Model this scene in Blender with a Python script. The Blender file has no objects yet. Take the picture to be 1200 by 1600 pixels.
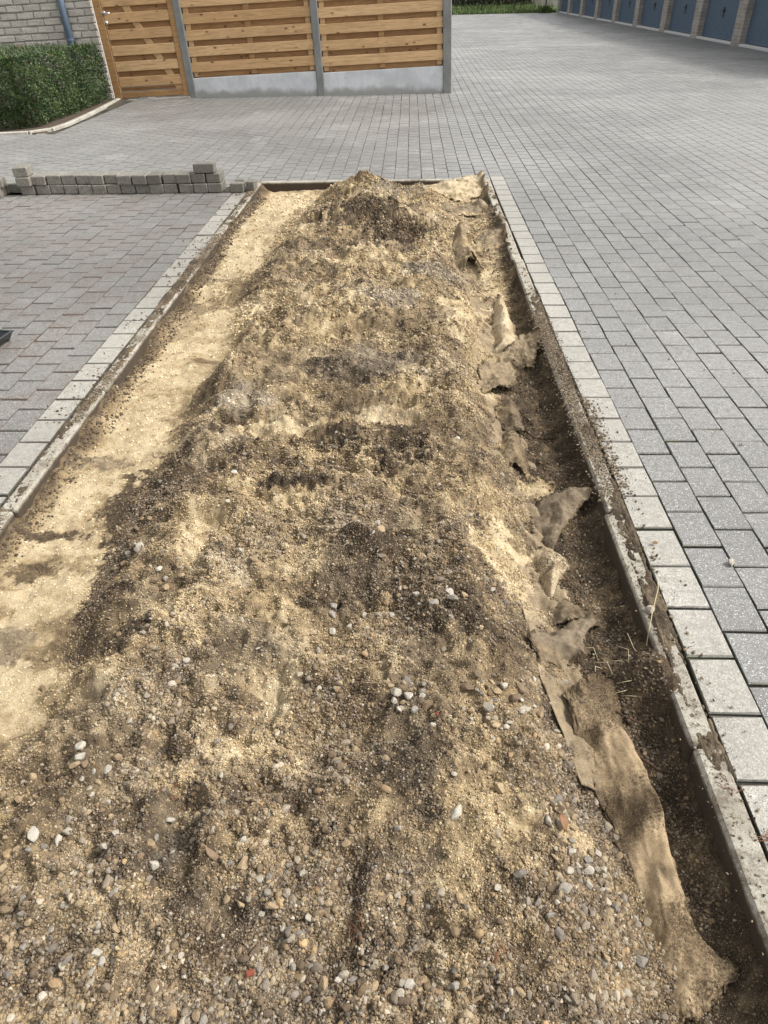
import bpy, math, random
import numpy as np
from mathutils import Matrix, Vector
S = bpy.context.scene; C = S.collection; R = math.radians
rng = np.random.default_rng(7); random.seed(7)

# ------------------------------------------------ camera, sky, sun, exposure
H = 1.57
cam = bpy.data.objects.new('camera', bpy.data.cameras.new('camera')); C.objects.link(cam)
RM = np.array([[0.9993452750580365, -0.0022977289471152237, 0.03610736297301286],
      [0.030367564875471785, 0.5957827013663988, -0.8025713574231829],
      [-0.01966805081118594, 0.8031423866253368, 0.5954624040046915]])
M4 = Matrix([list(RM[i]) + [(0, 0, H)[i]] for i in range(3)] + [[0, 0, 0, 1]])
cam.matrix_world = M4
cam.data.sensor_fit = 'VERTICAL'; cam.data.sensor_height = 24; cam.data.sensor_width = 18
cam.data.lens = 24 * 1110 / 1600; cam.data.clip_start = .02; cam.data.clip_end = 2000
S.camera = cam
SUN_EL, SUN_AZ = R(48), R(88)          # azimuth from +Y towards +X
w = bpy.data.worlds.new('World'); S.world = w; w.use_nodes = True
nt = w.node_tree; bg = nt.nodes['Background']
sky = nt.nodes.new('ShaderNodeTexSky'); sky.sky_type = 'NISHITA'; sky.sun_disc = False
sky.sun_elevation = SUN_EL; sky.sun_rotation = SUN_AZ; sky.dust_density = 4; sky.air_density = 1.2
hs_ = nt.nodes.new('ShaderNodeHueSaturation'); hs_.inputs['Saturation'].default_value = .10
nt.links.new(sky.outputs[0], hs_.inputs['Color']); nt.links.new(hs_.outputs[0], bg.inputs['Color'])
bg.inputs['Strength'].default_value = .15
sd = bpy.data.lights.new('sun', 'SUN'); sd.energy = 1.9; sd.angle = R(8); sd.color = (1, .95, .87)
so = bpy.data.objects.new('sun', sd); C.objects.link(so)
so.rotation_euler = Vector((-math.sin(SUN_AZ) * math.cos(SUN_EL), -math.cos(SUN_AZ) * math.cos(SUN_EL), -math.sin(SUN_EL))).to_track_quat('-Z', 'Y').to_euler()
S.view_settings.view_transform = 'Standard'; S.view_settings.look = 'None'
S.view_settings.gamma = 1; S.view_settings.use_curve_mapping = False
S.view_settings.exposure = .88

# ------------------------------------------------ materials
class NB:
    def __init__(s, name, rough=.9, spec=.3):
        s.m = bpy.data.materials.new(name); s.m.use_nodes = True; s.t = s.m.node_tree
        s.b = s.t.nodes['Principled BSDF']; s.b.inputs['Roughness'].default_value = rough
        s.b.inputs['Specular IOR Level'].default_value = spec
        s.pos = s.t.nodes.new('ShaderNodeNewGeometry').outputs['Position']
        s.vec = s.pos
    def n(s, typ, **k):
        o = s.t.nodes.new(typ)
        for a, b in k.items(): setattr(o, a, b)
        return o
    def put(s, sock, v):
        if isinstance(v, bpy.types.NodeSocket): s.t.links.new(v, sock)
        elif isinstance(v, tuple) and len(v) == 3 and sock.type == 'RGBA': sock.default_value = (*v, 1)
        else: sock.default_value = v
    def obj(s): s.vec = s.n('ShaderNodeTexCoord').outputs['Object']; return s
    def scale(s, x, y, z):
        o = s.n('ShaderNodeVectorMath', operation='MULTIPLY'); s.put(o.inputs[0], s.vec); o.inputs[1].default_value = (x, y, z); return o.outputs[0]
    def noise(s, sc, det=3, rough=.5, vec=None, dist=0):
        o = s.n('ShaderNodeTexNoise'); s.put(o.inputs['Vector'], vec if vec is not None else s.vec)
        o.inputs['Scale'].default_value = sc; o.inputs['Detail'].default_value = det; o.inputs['Roughness'].default_value = rough; o.inputs['Distortion'].default_value = dist
        return o.outputs['Fac']
    def vor(s, sc, vec=None, out='Distance', rnd=1):
        o = s.n('ShaderNodeTexVoronoi'); s.put(o.inputs['Vector'], vec if vec is not None else s.vec)
        o.inputs['Scale'].default_value = sc; o.inputs['Randomness'].default_value = rnd; return o.outputs[out]
    def rng(s, v, a, b, c=0., d=1.):
        o = s.n('ShaderNodeMapRange', interpolation_type='SMOOTHSTEP'); s.put(o.inputs[0], v)
        for i, q in enumerate((a, b, c, d)): s.put(o.inputs[1 + i], q)
        return o.outputs[0]
    def mix(s, f, a, b, mode='MIX'):
        o = s.n('ShaderNodeMix', data_type='RGBA', blend_type=mode); s.put(o.inputs[0], f); s.put(o.inputs[6], a); s.put(o.inputs[7], b); return o.outputs[2]
    def math(s, op, a, b=0.):
        o = s.n('ShaderNodeMath', operation=op); s.put(o.inputs[0], a); s.put(o.inputs[1], b); return o.outputs[0]
    def attr(s, name, out='Color'):
        o = s.n('ShaderNodeAttribute', attribute_name=name); return o.outputs[out]
    def rand(s): return s.n('ShaderNodeObjectInfo').outputs['Random']
    def col(s, c): s.put(s.b.inputs['Base Color'], c); return s
    def bump(s, h, st=.5, d=.01):
        o = s.n('ShaderNodeBump'); s.put(o.inputs['Height'], h); o.inputs['Strength'].default_value = st; o.inputs['Distance'].default_value = d
        s.t.links.new(o.outputs[0], s.b.inputs['Normal']); return s

def paver_mat(name, ca, cb, use_rand, bay=False, spk=1.):
    k = NB(name, .62, .6)
    r = k.rand() if use_rand else k.attr('tint', 'Fac')
    base = k.mix(r, ca, cb)
    base = k.mix(k.rng(k.noise(1.3, 4, .6), .35, .68, 0., .8), base, tuple(c * .82 for c in ca))
    base = k.mix(k.rng(k.noise(.33, 4, .6), .42, .62, 0., .75), base, tuple(c * 1.42 for c in cb))
    base = k.mix(k.rng(k.noise(34, 4, .75), .38, .68, 0., .6), base, tuple(c * .55 for c in ca))
    base = k.mix(k.rng(k.noise(170, 3, .75), .42, .60, 0., .65), base, tuple(c * .5 for c in ca))
    v1 = k.rng(k.vor(125), .24, .34, 1., 0.)
    v1 = k.math('MULTIPLY', v1, k.rng(k.noise(75, 2), .46, .54))
    base = k.mix(k.math('MULTIPLY', v1, .72 * spk), base, (.60, .59, .55))
    v2 = k.rng(k.vor(330), .15, .25, 1., 0.)
    base = k.mix(k.math('MULTIPLY', v2, .5 * spk), base, (.5, .49, .47))
    ed = k.attr('edge', 'Fac'); base = k.mix(k.math('MULTIPLY', k.rng(k.math('ADD', ed, k.math('MULTIPLY', k.noise(70, 3, .7), .6)), .32, .62), .95), base, (.05, .046, .036) if not bay else (.042, .033, .024))
    g_ = k.noise(260, 4, .85); base = k.mix(k.rng(g_, .40, .50, .85, 0.), base, tuple(c * .45 for c in ca))
    if spk < 1: base = k.mix(k.rng(k.vor(120), .10, .2, .85, 0.), base, (.11, .10, .085))
    else: base = k.mix(k.rng(k.vor(210), .16, .30, .75, 0.), base, (.50, .49, .46))
    if not bay: base = k.mix(k.math('MULTIPLY', k.math('MULTIPLY', k.rng(ed, .1, .5), k.rng(k.noise(1.7, 3, .6), .5, .62)), k.rng(k.noise(30, 3, .7), .45, .58)), base, (.075, .082, .035))
    if bay:
        f = k.math('MULTIPLY', k.rng(k.noise(2.6, 4, .65), .45, .58), k.rng(k.math('ADD', k.noise(40, 4, .75, dist=1.), k.math('MULTIPLY', ed, .15)), .50, .66))
        base = k.mix(k.math('MULTIPLY', f, .95), base, (.095, .055, .033))
    else:
        f = k.math('MULTIPLY', k.rng(k.noise(1.9, 3, .6), .55, .75), k.rng(k.noise(90, 3, .7), .5, .6))
        base = k.mix(k.math('MULTIPLY', f, .6), base, (.52, .51, .47))
    k.col(base)
    k.put(k.b.inputs['Roughness'], k.rng(k.noise(2.2, 2), .3, .7, .40, .6))
    h = k.math('ADD', k.noise(240, 3, .7), k.math('MULTIPLY', k.noise(45, 2), .8))
    return k.bump(h, .55, .004).m
M = {}
GA, GB = (.150, .147, .140), (.250, .245, .233)
M['pav_o'] = paver_mat('grey_concrete_paver', GA, GB, True)
M['pav_j'] = paver_mat('grey_concrete_paver_far', GA, GB, False)
BA, BB = (.135, .128, .116), (.215, .205, .188)
M['bay_o'] = paver_mat('bay_concrete_paver', BA, BB, True, True)
M['bay_j'] = paver_mat('bay_concrete_paver_far', BA, BB, False, True)
LA, LB = (.33, .312, .268), (.42, .398, .348)
M['edge_o'] = paver_mat('pale_edge_paver', LA, LB, True, False, .45)
M['edge_j'] = paver_mat('pale_edge_paver_far', LA, LB, False, False, .45)
M['stack'] = paver_mat('lifted_paver', (.14, .128, .104), (.27, .25, .21), True, False, .3)

def soil_like(name, amt=1.):
    k = NB(name, .95, .1)
    c = k.attr('col')
    c = k.mix(k.rng(k.noise(210, 4, .8), .35, .66, 0., .6 * amt), c, k.mix(1., c, (.42, .40, .38), 'MULTIPLY'))
    c = k.mix(k.rng(k.noise(420, 2, .7), .56, .7, 0., .45 * amt), c, (.5, .42, .3))
    k.col(c)
    h = k.math('ADD', k.noise(150, 5, .75), k.math('MULTIPLY', k.noise(420, 2, .6), .5))
    return k.bump(h, .9, .006).m
M['soil'] = soil_like('sand_and_soil')
k = NB('crumb', .9, .15)
an = k.n('ShaderNodeAttribute', attribute_name='col', attribute_type='INSTANCER')
M['crumb'] = k.col(an.outputs['Color']).m
k = NB('gravel_stone', .8, .25)
c = k.attr('col'); c = k.mix(k.rng(k.noise(260, 3, .7), .4, .7, 0., .4), c, k.mix(1., c, (.55, .5, .44), 'MULTIPLY'))
M['gravel'] = k.col(c).bump(k.noise(300, 3, .7), .4, .003).m
def stone_mat(name, a, b):
    k = NB(name, .75, .3).obj(); r = k.rand()
    c = k.mix(r, a, b); c = k.mix(k.rng(k.noise(90, 4, .7), .4, .7, 0., .6), c, k.mix(1., c, (.55, .48, .4), 'MULTIPLY'))
    return k.col(c).bump(k.noise(150, 4, .7), .5, .004).m
M['st_white'] = stone_mat('pale_stone', (.34, .305, .245), (.44, .41, .35))
M['st_tan'] = stone_mat('tan_stone', (.27, .195, .115), (.38, .29, .18))
M['st_grey'] = stone_mat('grey_stone', (.17, .15, .125), (.28, .255, .22))
M['st_brown'] = stone_mat('brown_stone', (.14, .1, .065), (.23, .165, .105))
k = NB('kerb_concrete', .9, .2)
c = k.mix(k.rng(k.noise(6, 4, .7), .35, .65), (.38, .355, .30), (.29, .265, .215))
c = k.mix(k.rng(k.noise(5, 5, .75), .50, .62, 0., .75), c, (.13, .105, .075))
c = k.mix(k.rng(k.noise(70, 4, .7), .5, .72, 0., .8), c, (.09, .07, .05))
c = k.mix(k.rng(k.vor(190), .12, .22, .5, 0.), c, (.55, .53, .48))
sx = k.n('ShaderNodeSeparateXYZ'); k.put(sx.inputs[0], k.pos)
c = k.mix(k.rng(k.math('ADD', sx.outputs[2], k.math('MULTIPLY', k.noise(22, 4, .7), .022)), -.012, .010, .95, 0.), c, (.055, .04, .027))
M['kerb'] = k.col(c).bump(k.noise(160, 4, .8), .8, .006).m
k = NB('joint_sand', 1, .05)
M['joint'] = k.col(k.mix(k.rng(k.noise(3, 3), .4, .6), (.045, .041, .033), (.075, .069, .056))).bump(k.noise(200), .5, .004).m
k = NB('far_paving', .62, .4)
br = k.n('ShaderNodeTexBrick'); k.put(br.inputs['Vector'], k.scale(1, 1, 1)); br.inputs['Scale'].default_value = 1
br.inputs['Brick Width'].default_value = .2; br.inputs['Row Height'].default_value = .137; br.inputs['Mortar Size'].default_value = .004
br.inputs['Color1'].default_value = (*GA, 1); br.inputs['Color2'].default_value = (*GB, 1); br.inputs['Mortar'].default_value = (.1, .1, .09, 1)
M['farpav'] = k.col(k.mix(k.rng(k.noise(.4, 4), .3, .7, 0., .5), br.outputs['Color'], (.33, .32, .31))).m
def fabric(name, a, b, d):
    k = NB(name, 1, .05)
    c = k.mix(k.rng(k.noise(9, 5, .7), .35, .65), a, b)
    dm = k.rng(k.math('ADD', k.attr('dust', 'Fac'), k.math('MULTIPLY', k.math('SUBTRACT', k.noise(130, 4, .75), .5), 1.4)), .35, .75)
    c = k.mix(dm, c, k.attr('col'))
    c = k.mix(k.rng(k.noise(60, 5, .8), .45, .7, 0., .7), c, d)
    c = k.mix(k.rng(k.noise(380, 3, .7), .5, .68, 0., .5), c, tuple(min(1, x * 1.4) for x in a))
    return k.col(c).bump(k.math('ADD', k.noise(300, 4, .8), k.noise(90, 3, .6)), .6, .004).m
M['fab_pale'] = fabric('sandy_geotextile', (.36, .27, .165), (.27, .205, .13), (.16, .115, .07))
M['fab_cream'] = fabric('cream_geotextile', (.47, .39, .27), (.38, .3, .19), (.24, .18, .11))
M['fab_brown'] = fabric('brown_geotextile', (.26, .205, .135), (.19, .145, .095), (.11, .082, .052))
M['fab_dark'] = fabric('dark_geotextile', (.21, .168, .118), (.155, .122, .085), (.09, .068, .046))
def wood(name, a, b):
    k = NB(name, .62, .3).obj(); rr = k.rand()
    off = k.n('ShaderNodeVectorMath', operation='ADD'); cx = k.n('ShaderNodeCombineXYZ'); k.put(cx.inputs[0], k.math('MULTIPLY', rr, 37.)); k.put(cx.inputs[2], k.math('MULTIPLY', rr, 11.))
    k.put(off.inputs[0], k.vec); k.put(off.inputs[1], cx.outputs[0]); k.vec = off.outputs[0]
    c = k.mix(rr, a, b)
    c = k.mix(k.rng(k.noise(5, 4, .6, k.scale(.6, 6, 9), 1.2), .38, .68, 0., .6), c, tuple(x * .52 for x in a))
    kn = k.rng(k.vor(1.15, k.scale(3.4, .3, 7.)), .05, .19, 1., 0.)
    c = k.mix(k.math('MULTIPLY', kn, .85), c, (.1, .035, .014))
    c = k.mix(k.rng(k.noise(2.3, 3), .5, .72, 0., .35), c, (.34, .22, .12))
    return k.col(c).bump(k.noise(8, 4, .6, k.scale(1, 14, 16)), .25, .004).m
M['wood'] = wood('stained_pine', (.54, .325, .155), (.68, .455, .245))
M['wood_gap_shaded'] = wood('stained_pine_gap_shaded', (.32, .17, .072), (.42, .24, .105))  # same pine, darkened: shade in the board gaps painted into the colour
M['wood_frame'] = wood('gate_frame_pine', (.36, .20, .085), (.42, .24, .10))
def conc(name, a, b, lo=None):
    k = NB(name, .85, .25)
    c = k.mix(k.rng(k.noise(2.6, 5, .65), .35, .65), a, b)
    c = k.mix(k.rng(k.noise(9, 5, .7, k.scale(2.5, 1, .5)), .5, .75, 0., .6), c, tuple(x * .72 for x in a))
    if lo:
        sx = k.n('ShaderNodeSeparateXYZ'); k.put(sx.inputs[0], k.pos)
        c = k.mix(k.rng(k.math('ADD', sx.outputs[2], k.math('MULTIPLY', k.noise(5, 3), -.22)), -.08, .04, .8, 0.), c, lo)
    return k.col(c).bump(k.noise(60, 4, .7), .3, .004).m
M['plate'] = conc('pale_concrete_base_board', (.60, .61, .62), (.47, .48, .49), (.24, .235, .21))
M['post'] = conc('weathered_concrete_post', (.235, .235, .225), (.165, .168, .162))
M['edging'] = conc('bed_edging_concrete', (.4, .38, .33), (.27, .25, .21))
k = NB('beige_rough_brick', .95, .1); rr = k.rand()
c = k.mix(rr, (.52, .475, .42), (.64, .595, .53)); c = k.mix(k.rng(k.noise(16, 4, .7), .45, .7, 0., .7), c, (.42, .385, .34))
M['brick'] = k.col(c).bump(k.noise(30, 5, .75), 1., .02).m
k = NB('brick_joined', .95, .1)
c = k.mix(k.attr('tint', 'Fac'), (.52, .475, .42), (.64, .595, .53)); c = k.mix(k.rng(k.noise(16, 4, .7), .45, .7, 0., .7), c, (.42, .385, .34))
M['brick_j'] = k.col(c).bump(k.noise(30, 5, .75), 1., .02).m
def plain(name, c, rough=.6, spec=.4, metal=0.):
    k = NB(name, rough, spec); k.b.inputs['Metallic'].default_value = metal
    return k.col(k.mix(k.rng(k.noise(20, 4, .6), .4, .7, 0., .5), c, tuple(x * .75 for x in c))).m
M['mortar'] = plain('mortar', (.5, .475, .43), .95)
M['pipe'] = plain('blue_grey_zinc', (.105, .14, .19), .5)
M['door'] = plain('steel_blue_door_paint', (.075, .12, .175), .42)
M['dark'] = plain('dark_metal', (.02, .022, .025), .4)
M['steel'] = plain('satin_aluminium', (.62, .62, .62), .3, .5, .8)
M['sill'] = plain('pale_door_sill', (.52, .52, .5), .8)
M['black'] = plain('black_green_plastic', (.008, .012, .012), .25, .6)
M['fencewire'] = plain('dark_green_wire', (.02, .035, .028), .5)
M['straw'] = plain('dry_straw', (.5, .42, .26), .8)
M['rust'] = plain('reddish_needles', (.15, .06, .028), .8)
M['root'] = plain('dark_root', (.055, .03, .018), .9)
M['leaf'] = plain('brown_leaf', (.19, .095, .04), .7)
M['redbrick'] = plain('red_brick', (.16, .045, .025), .9)
M['earth'] = plain('dark_earth', (.07, .05, .035), 1)
M['twig_shade_core'] = plain('hedge_twig_and_shade_core', (.035, .035, .02), .9)
M['roof'] = plain('roof_edge', (.07, .07, .075), .8)
k = NB('leaf_green', .5, .4); M['green'] = k.col(k.attr('col')).m
k = NB('lawn', 1, .1); M['lawn'] = k.col(k.mix(k.rng(k.noise(2, 4), .4, .6), (.05, .085, .025), (.085, .11, .04))).m
k = NB('garage_pillar_brick', .95, .1)
br = k.n('ShaderNodeTexBrick'); sx = k.n('ShaderNodeSeparateXYZ'); k.put(sx.inputs[0], k.pos); cb = k.n('ShaderNodeCombineXYZ')
k.put(cb.inputs[0], k.math('ADD', sx.outputs[0], sx.outputs[1])); k.put(cb.inputs[1], sx.outputs[2]); k.put(br.inputs['Vector'], cb.outputs[0])
br.inputs['Scale'].default_value = 1; br.inputs['Brick Width'].default_value = .3; br.inputs['Row Height'].default_value = .09; br.inputs['Mortar Size'].default_value = .008
br.inputs['Color1'].default_value = (.27, .24, .21, 1); br.inputs['Color2'].default_value = (.35, .315, .28, 1); br.inputs['Mortar'].default_value = (.4, .38, .35, 1)
M['pillar'] = k.col(k.mix(k.rng(k.noise(4, 4), .4, .7, 0., .5), br.outputs['Color'], (.2, .185, .165))).bump(br.outputs['Fac'], -.6, .01).m

# ------------------------------------------------ mesh helpers
def mesh(name, V, F, mat=None, smooth=False, **attrs):
    V = np.asarray(V, np.float32); F = np.asarray(F, np.int32)
    me = bpy.data.meshes.new(name); n = F.shape[1]
    me.vertices.add(len(V)); me.vertices.foreach_set('co', V.ravel())
    me.loops.add(F.size); me.loops.foreach_set('vertex_index', F.ravel())
    me.polygons.add(len(F)); me.polygons.foreach_set('loop_start', np.arange(0, F.size, n, dtype=np.int32))
    me.polygons.foreach_set('loop_total', np.full(len(F), n, np.int32))
    me.polygons.foreach_set('use_smooth', np.full(len(F), bool(smooth)))
    for a, d in attrs.items():
        d = np.asarray(d, np.float32)
        if d.ndim == 1: me.attributes.new(a, 'FLOAT', 'POINT').data.foreach_set('value', d)
        else: me.attributes.new(a, 'FLOAT_COLOR', 'POINT').data.foreach_set('color', np.hstack([d, np.ones((len(d), 1), np.float32)]).ravel())
    me.update(calc_edges=True)
    if mat: me.materials.append(mat)
    return me
def link(name, me, parent=None, loc=None, rot=None, scale=None, label=None, cat=None, group=None, kind=None):
    o = bpy.data.objects.new(name, me); C.objects.link(o)
    if parent: o.parent = parent
    if loc is not None: o.location = loc
    if rot is not None: o.rotation_euler = rot
    if scale is not None: o.scale = scale
    for a, b in (('label', label), ('category', cat), ('group', group), ('kind', kind)):
        if b: o[a] = b
    return o
class MB:
    def __init__(s): s.v = []; s.f = []
    def box(s, c, d, rz=0., ch=0., jit=0.):
        hx, hy, hz = (q / 2 for q in d); e = min(ch, hx * .8, hy * .8, hz * .8); b = len(s.v)
        if e <= 0: pts = [(x, y, z) for z in (-hz, hz) for y in (-hy, hy) for x in (-hx, hx)]; fs = [(0, 2, 3, 1), (4, 5, 7, 6), (0, 1, 5, 4), (2, 6, 7, 3), (0, 4, 6, 2), (1, 3, 7, 5)]
        else:
            P = {}; pts = []
            for i, sx in enumerate((-1, 1)):
                for j, sy in enumerate((-1, 1)):
                    for l, sz in enumerate((-1, 1)):
                        for ax in range(3):
                            q = [sx * hx, sy * hy, sz * hz]
                            for a2 in range(3):
                                if a2 != ax: q[a2] -= (sx, sy, sz)[a2] * e
                            P[i, j, l, ax] = len(pts); pts.append(tuple(q))
            fs = []
            def quad(a, bb, cc, dd): fs.append((a, bb, cc, dd))
            for ax in range(3):
                o1, o2 = [(1, 2), (2, 0), (0, 1)][ax]
                for sgn in (0, 1):
                    L = []
                    for u, v in ((0, 0), (1, 0), (1, 1), (0, 1)):
                        kx = [0, 0, 0]; kx[ax] = sgn; kx[o1] = u; kx[o2] = v; L.append(P[(*kx, ax)])
                    quad(*(L if sgn else L[::-1]))
            for ax in range(3):
                o1, o2 = [(1, 2), (2, 0), (0, 1)][ax]
                for u in (0, 1):
                    for v in (0, 1):
                        def K(t, a): kx = [0, 0, 0]; kx[ax] = t; kx[o1] = u; kx[o2] = v; return P[(*kx, a)]
                        q = (K(0, o1), K(1, o1), K(1, o2), K(0, o2)); quad(*(q if u != v else q[::-1]))
            for i in (0, 1):
                for j in (0, 1):
                    for l in (0, 1):
                        t = (P[i, j, l, 0], P[i, j, l, 1], P[i, j, l, 2]); fs.append(t if (i + j + l) % 2 else t[::-1])
        cz, sz_ = math.cos(rz), math.sin(rz)
        for x, y, z in pts:
            if jit: x += random.uniform(-jit, jit); y += random.uniform(-jit, jit); z += random.uniform(-jit, jit)
            s.v.append((c[0] + x * cz - y * sz_, c[1] + x * sz_ + y * cz, c[2] + z))
        s.f += [tuple(b + i for i in q) for q in fs]; return s
    def tube(s, pts, rad, n=6):
        b = len(s.v); pts = [Vector(p) for p in pts]; rad = rad if isinstance(rad, (list, tuple)) else [rad] * len(pts)
        for i, p in enumerate(pts):
            d = (pts[min(i + 1, len(pts) - 1)] - pts[max(i - 1, 0)]).normalized()
            u = d.orthogonal().normalized() if i == 0 else (u - d * u.dot(d)).normalized(); v = d.cross(u)
            for k_ in range(n):
                a = 2 * math.pi * k_ / n; s.v.append(tuple(p + (u * math.cos(a) + v * math.sin(a)) * rad[i]))
        for i in range(len(pts) - 1):
            for k_ in range(n): s.f.append((b + i * n + k_, b + i * n + (k_ + 1) % n, b + (i + 1) * n + (k_ + 1) % n, b + (i + 1) * n + k_))
        s.f.append(tuple(b + n - 1 - i for i in range(n))); s.f.append(tuple(b + (len(pts) - 1) * n + i for i in range(n))); return s
    def me(s, name, mat, smooth=False):
        m = bpy.data.meshes.new(name); m.from_pydata(s.v, [], s.f); m.materials.append(mat)
        if smooth:
            for p in m.polygons: p.use_smooth = True
        return m
    def build(s, name, mat, parent=None, smooth=False, **k): return link(name, s.me(name, mat, smooth), parent, **k)

# value noise in numpy
class VN:
    def __init__(s, seed): s.g = np.random.default_rng(seed).random((257, 257))
    def one(s, x, y):
        xi = np.floor(x).astype(int); yi = np.floor(y).astype(int); u = x - xi; v = y - yi
        u = u * u * (3 - 2 * u); v = v * v * (3 - 2 * v); xi %= 256; yi %= 256; g = s.g
        return (g[xi, yi] * (1 - u) + g[xi + 1, yi] * u) * (1 - v) + (g[xi, yi + 1] * (1 - u) + g[xi + 1, yi + 1] * u) * v
    def fbm(s, x, y, sc, o=4, r=.5):
        t = 0; a = 1; n = 0
        for i in range(o):
            t = t + a * s.one(x * sc + 17.3 * i + 50, y * sc + 9.1 * i + 50); n += a; a *= r; sc *= 2.03
        return t / n * 2 - 1
n1, n2, n3, n4 = VN(1), VN(2), VN(3), VN(4)
def sst(a, b, x): t = np.clip((x - a) / (b - a), 0, 1); return t * t * (3 - 2 * t)
def project(x, y, z):
    d = np.stack([x, y, np.asarray(z) - H], -1) @ RM
    return 600 + 1110 * d[..., 0] / -d[..., 2], 800 - 1110 * d[..., 1] / -d[..., 2], -d[..., 2]

# ------------------------------------------------ ground, paving
XLK, XRK, YF, YN = -1.57, .80, 7.74, -1.3        # outer lines of the left, right, far, near kerbs
def sheet(name, rects, z, mat, **k):
    v = []; f = []
    for (a, b, c_, d) in rects:
        i = len(v); v += [(a, c_, z), (b, c_, z), (b, d, z), (a, d, z)]; f.append((i, i + 1, i + 2, i + 3))
    return link(name, mesh(name, v, f, mat), **k)
sheet('ground', [(-900, XLK, -900, 1500), (XRK, 900, -900, 1500), (XLK, XRK, YF, 1500), (XLK, XRK, -900, YN)], -.06, M['lawn'], kind='structure')
sheet('joint_bed', [(-16, XLK, -6, 54.4), (XRK, 9.3, -6, 54.4), (XLK, XRK, YF, 54.4), (XLK, XRK, -6, YN)], -.013, M['joint'], kind='structure')
PW, PL, PH, G = .137, .2, .08, .0024
def paver_rows():
    A = []
    kmin = -int(9.2 / PW)
    for side in ('R', 'L', 'F'):
        if side == 'R': xs = [XRK + PW * i for i in range(int((9.2 - XRK) / PW))]; y0, y1 = -1.6, 54.3
        elif side == 'L': xs = [XLK - PW * (i + 1) for i in range(56)]; y0, y1 = -1.6, 7.28
        else: xs = [XRK - PW * (i + 1) for i in range(76)]; y0, y1 = YF + .005, 54.3
        for x in xs:
            col = int(round((x - XRK) / PW)); ph = (.02 if col % 2 == 0 else .12)
            if side == 'F' and x < XLK - .05: yy0 = 7.5
            elif side == 'F': yy0 = y0
            else: yy0 = y0
            n = int((yy0 - ph) / PL); y = n * PL + ph
            while y < y1:
                a, b = max(y, yy0), min(y + PL, y1)
                if b - a > .03: A.append((x + PW / 2, (a + b) / 2, b - a, {'R': 0, 'L': 1, 'F': 0}[side], (side == 'R' and abs(x - XRK) < .01 and y < YF) or (side == 'L' and abs(x + PW - XLK) < .01)))
                y += PL
    return np.array(A, float)
A = paver_rows()
keep = ~((A[:, 0] < -5.0) & (A[:, 1] > 11.0) & (A[:, 1] < 15.2)) & ~((A[:, 0] < .7) & (A[:, 1] > 14.83))
A = A[keep]
px, py, dz = project(A[:, 0], A[:, 1], np.zeros(len(A)))
vis = (dz > 0) & (px > -60) & (px < 1260) & (py > -60) & (py < 1680)
big = np.where(vis, 1110 / np.maximum(dz, .1), 0)
near = np.zeros(len(A), bool)
for sd_ in (0, 1):
    idx = np.where(A[:, 3] == sd_)[0]; idx = idx[np.argsort(-big[idx])][:300]; near[idx[big[idx] > 0]] = True
wz = lambda x, y: .004 * n1.fbm(x, y, .8, 3) + .003 * n2.fbm(x, y, .18, 2)
wx = lambda x, y: .006 * n3.fbm(x, y, .6, 2) + .003 * n1.fbm(np.round((x - XRK) / PW) * 3.7, y, 2.2, 2)
c_ = .0065; hx, hy = PW / 2 - G * .6, PL / 2 - G * 1.35
def paver_v(hx, hy, ch=c_):
    cx_, cy_ = (ch * .42, ch * 1.0)
    return np.array([(sx * (hx - cx_), sy * (hy - cy_), 0) for sx, sy in ((-1, -1), (1, -1), (1, 1), (-1, 1))] + [(sx * hx, sy * hy, -ch * .6) for sx, sy in ((-1, -1), (1, -1), (1, 1), (-1, 1))] + [(sx * hx, sy * hy, -PH) for sx, sy in ((-1, -1), (1, -1), (1, 1), (-1, 1))])
PF = [(0, 1, 2, 3)] + [(i, 4 + i, 4 + (i + 1) % 4, (i + 1) % 4) for i in range(4)] + [(4 + i, 8 + i, 8 + (i + 1) % 4, 4 + (i + 1) % 4) for i in range(4)]
court = link('courtyard_pavement', None, kind='structure'); bay = link('parking_bay_pavement', None, kind='structure')
EDG = np.array([0.] * 4 + [1.] * 8); variants = {}
for key in ('pav_o', 'bay_o', 'edge_o'):
    L_ = []
    for v_ in range(6):
        V = paver_v(hx, hy); V[:, :2] += rng.uniform(-.0013, .0013, (12, 2)); V[:8, :2] += rng.uniform(-.0012, .0012, (8, 2)); L_.append(mesh('paver', V, PF, M[key], edge=EDG))
    variants[key] = L_
cache = {}
for i in np.where(near)[0]:
    x, y, ly, bayf, edge = A[i]; key = 'edge_o' if edge else ('bay_o' if bayf else 'pav_o')
    if abs(ly - PL) > .002:
        kk = (key, round(ly, 3))
        if kk not in cache: cache[kk] = mesh('paver', paver_v(hx, ly / 2 - G * 1.35), PF, M[key], edge=EDG)
        me = cache[kk]
    else: me = random.choice(variants[key])
    link('paver', me, bay if bayf else court, (x + wx(x, y) + random.gauss(0, .0007), y + random.gauss(0, .002), wz(x, y) + random.gauss(0, .0008)), (random.gauss(0, .0015), random.gauss(0, .004), random.gauss(0, .010)))
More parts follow.
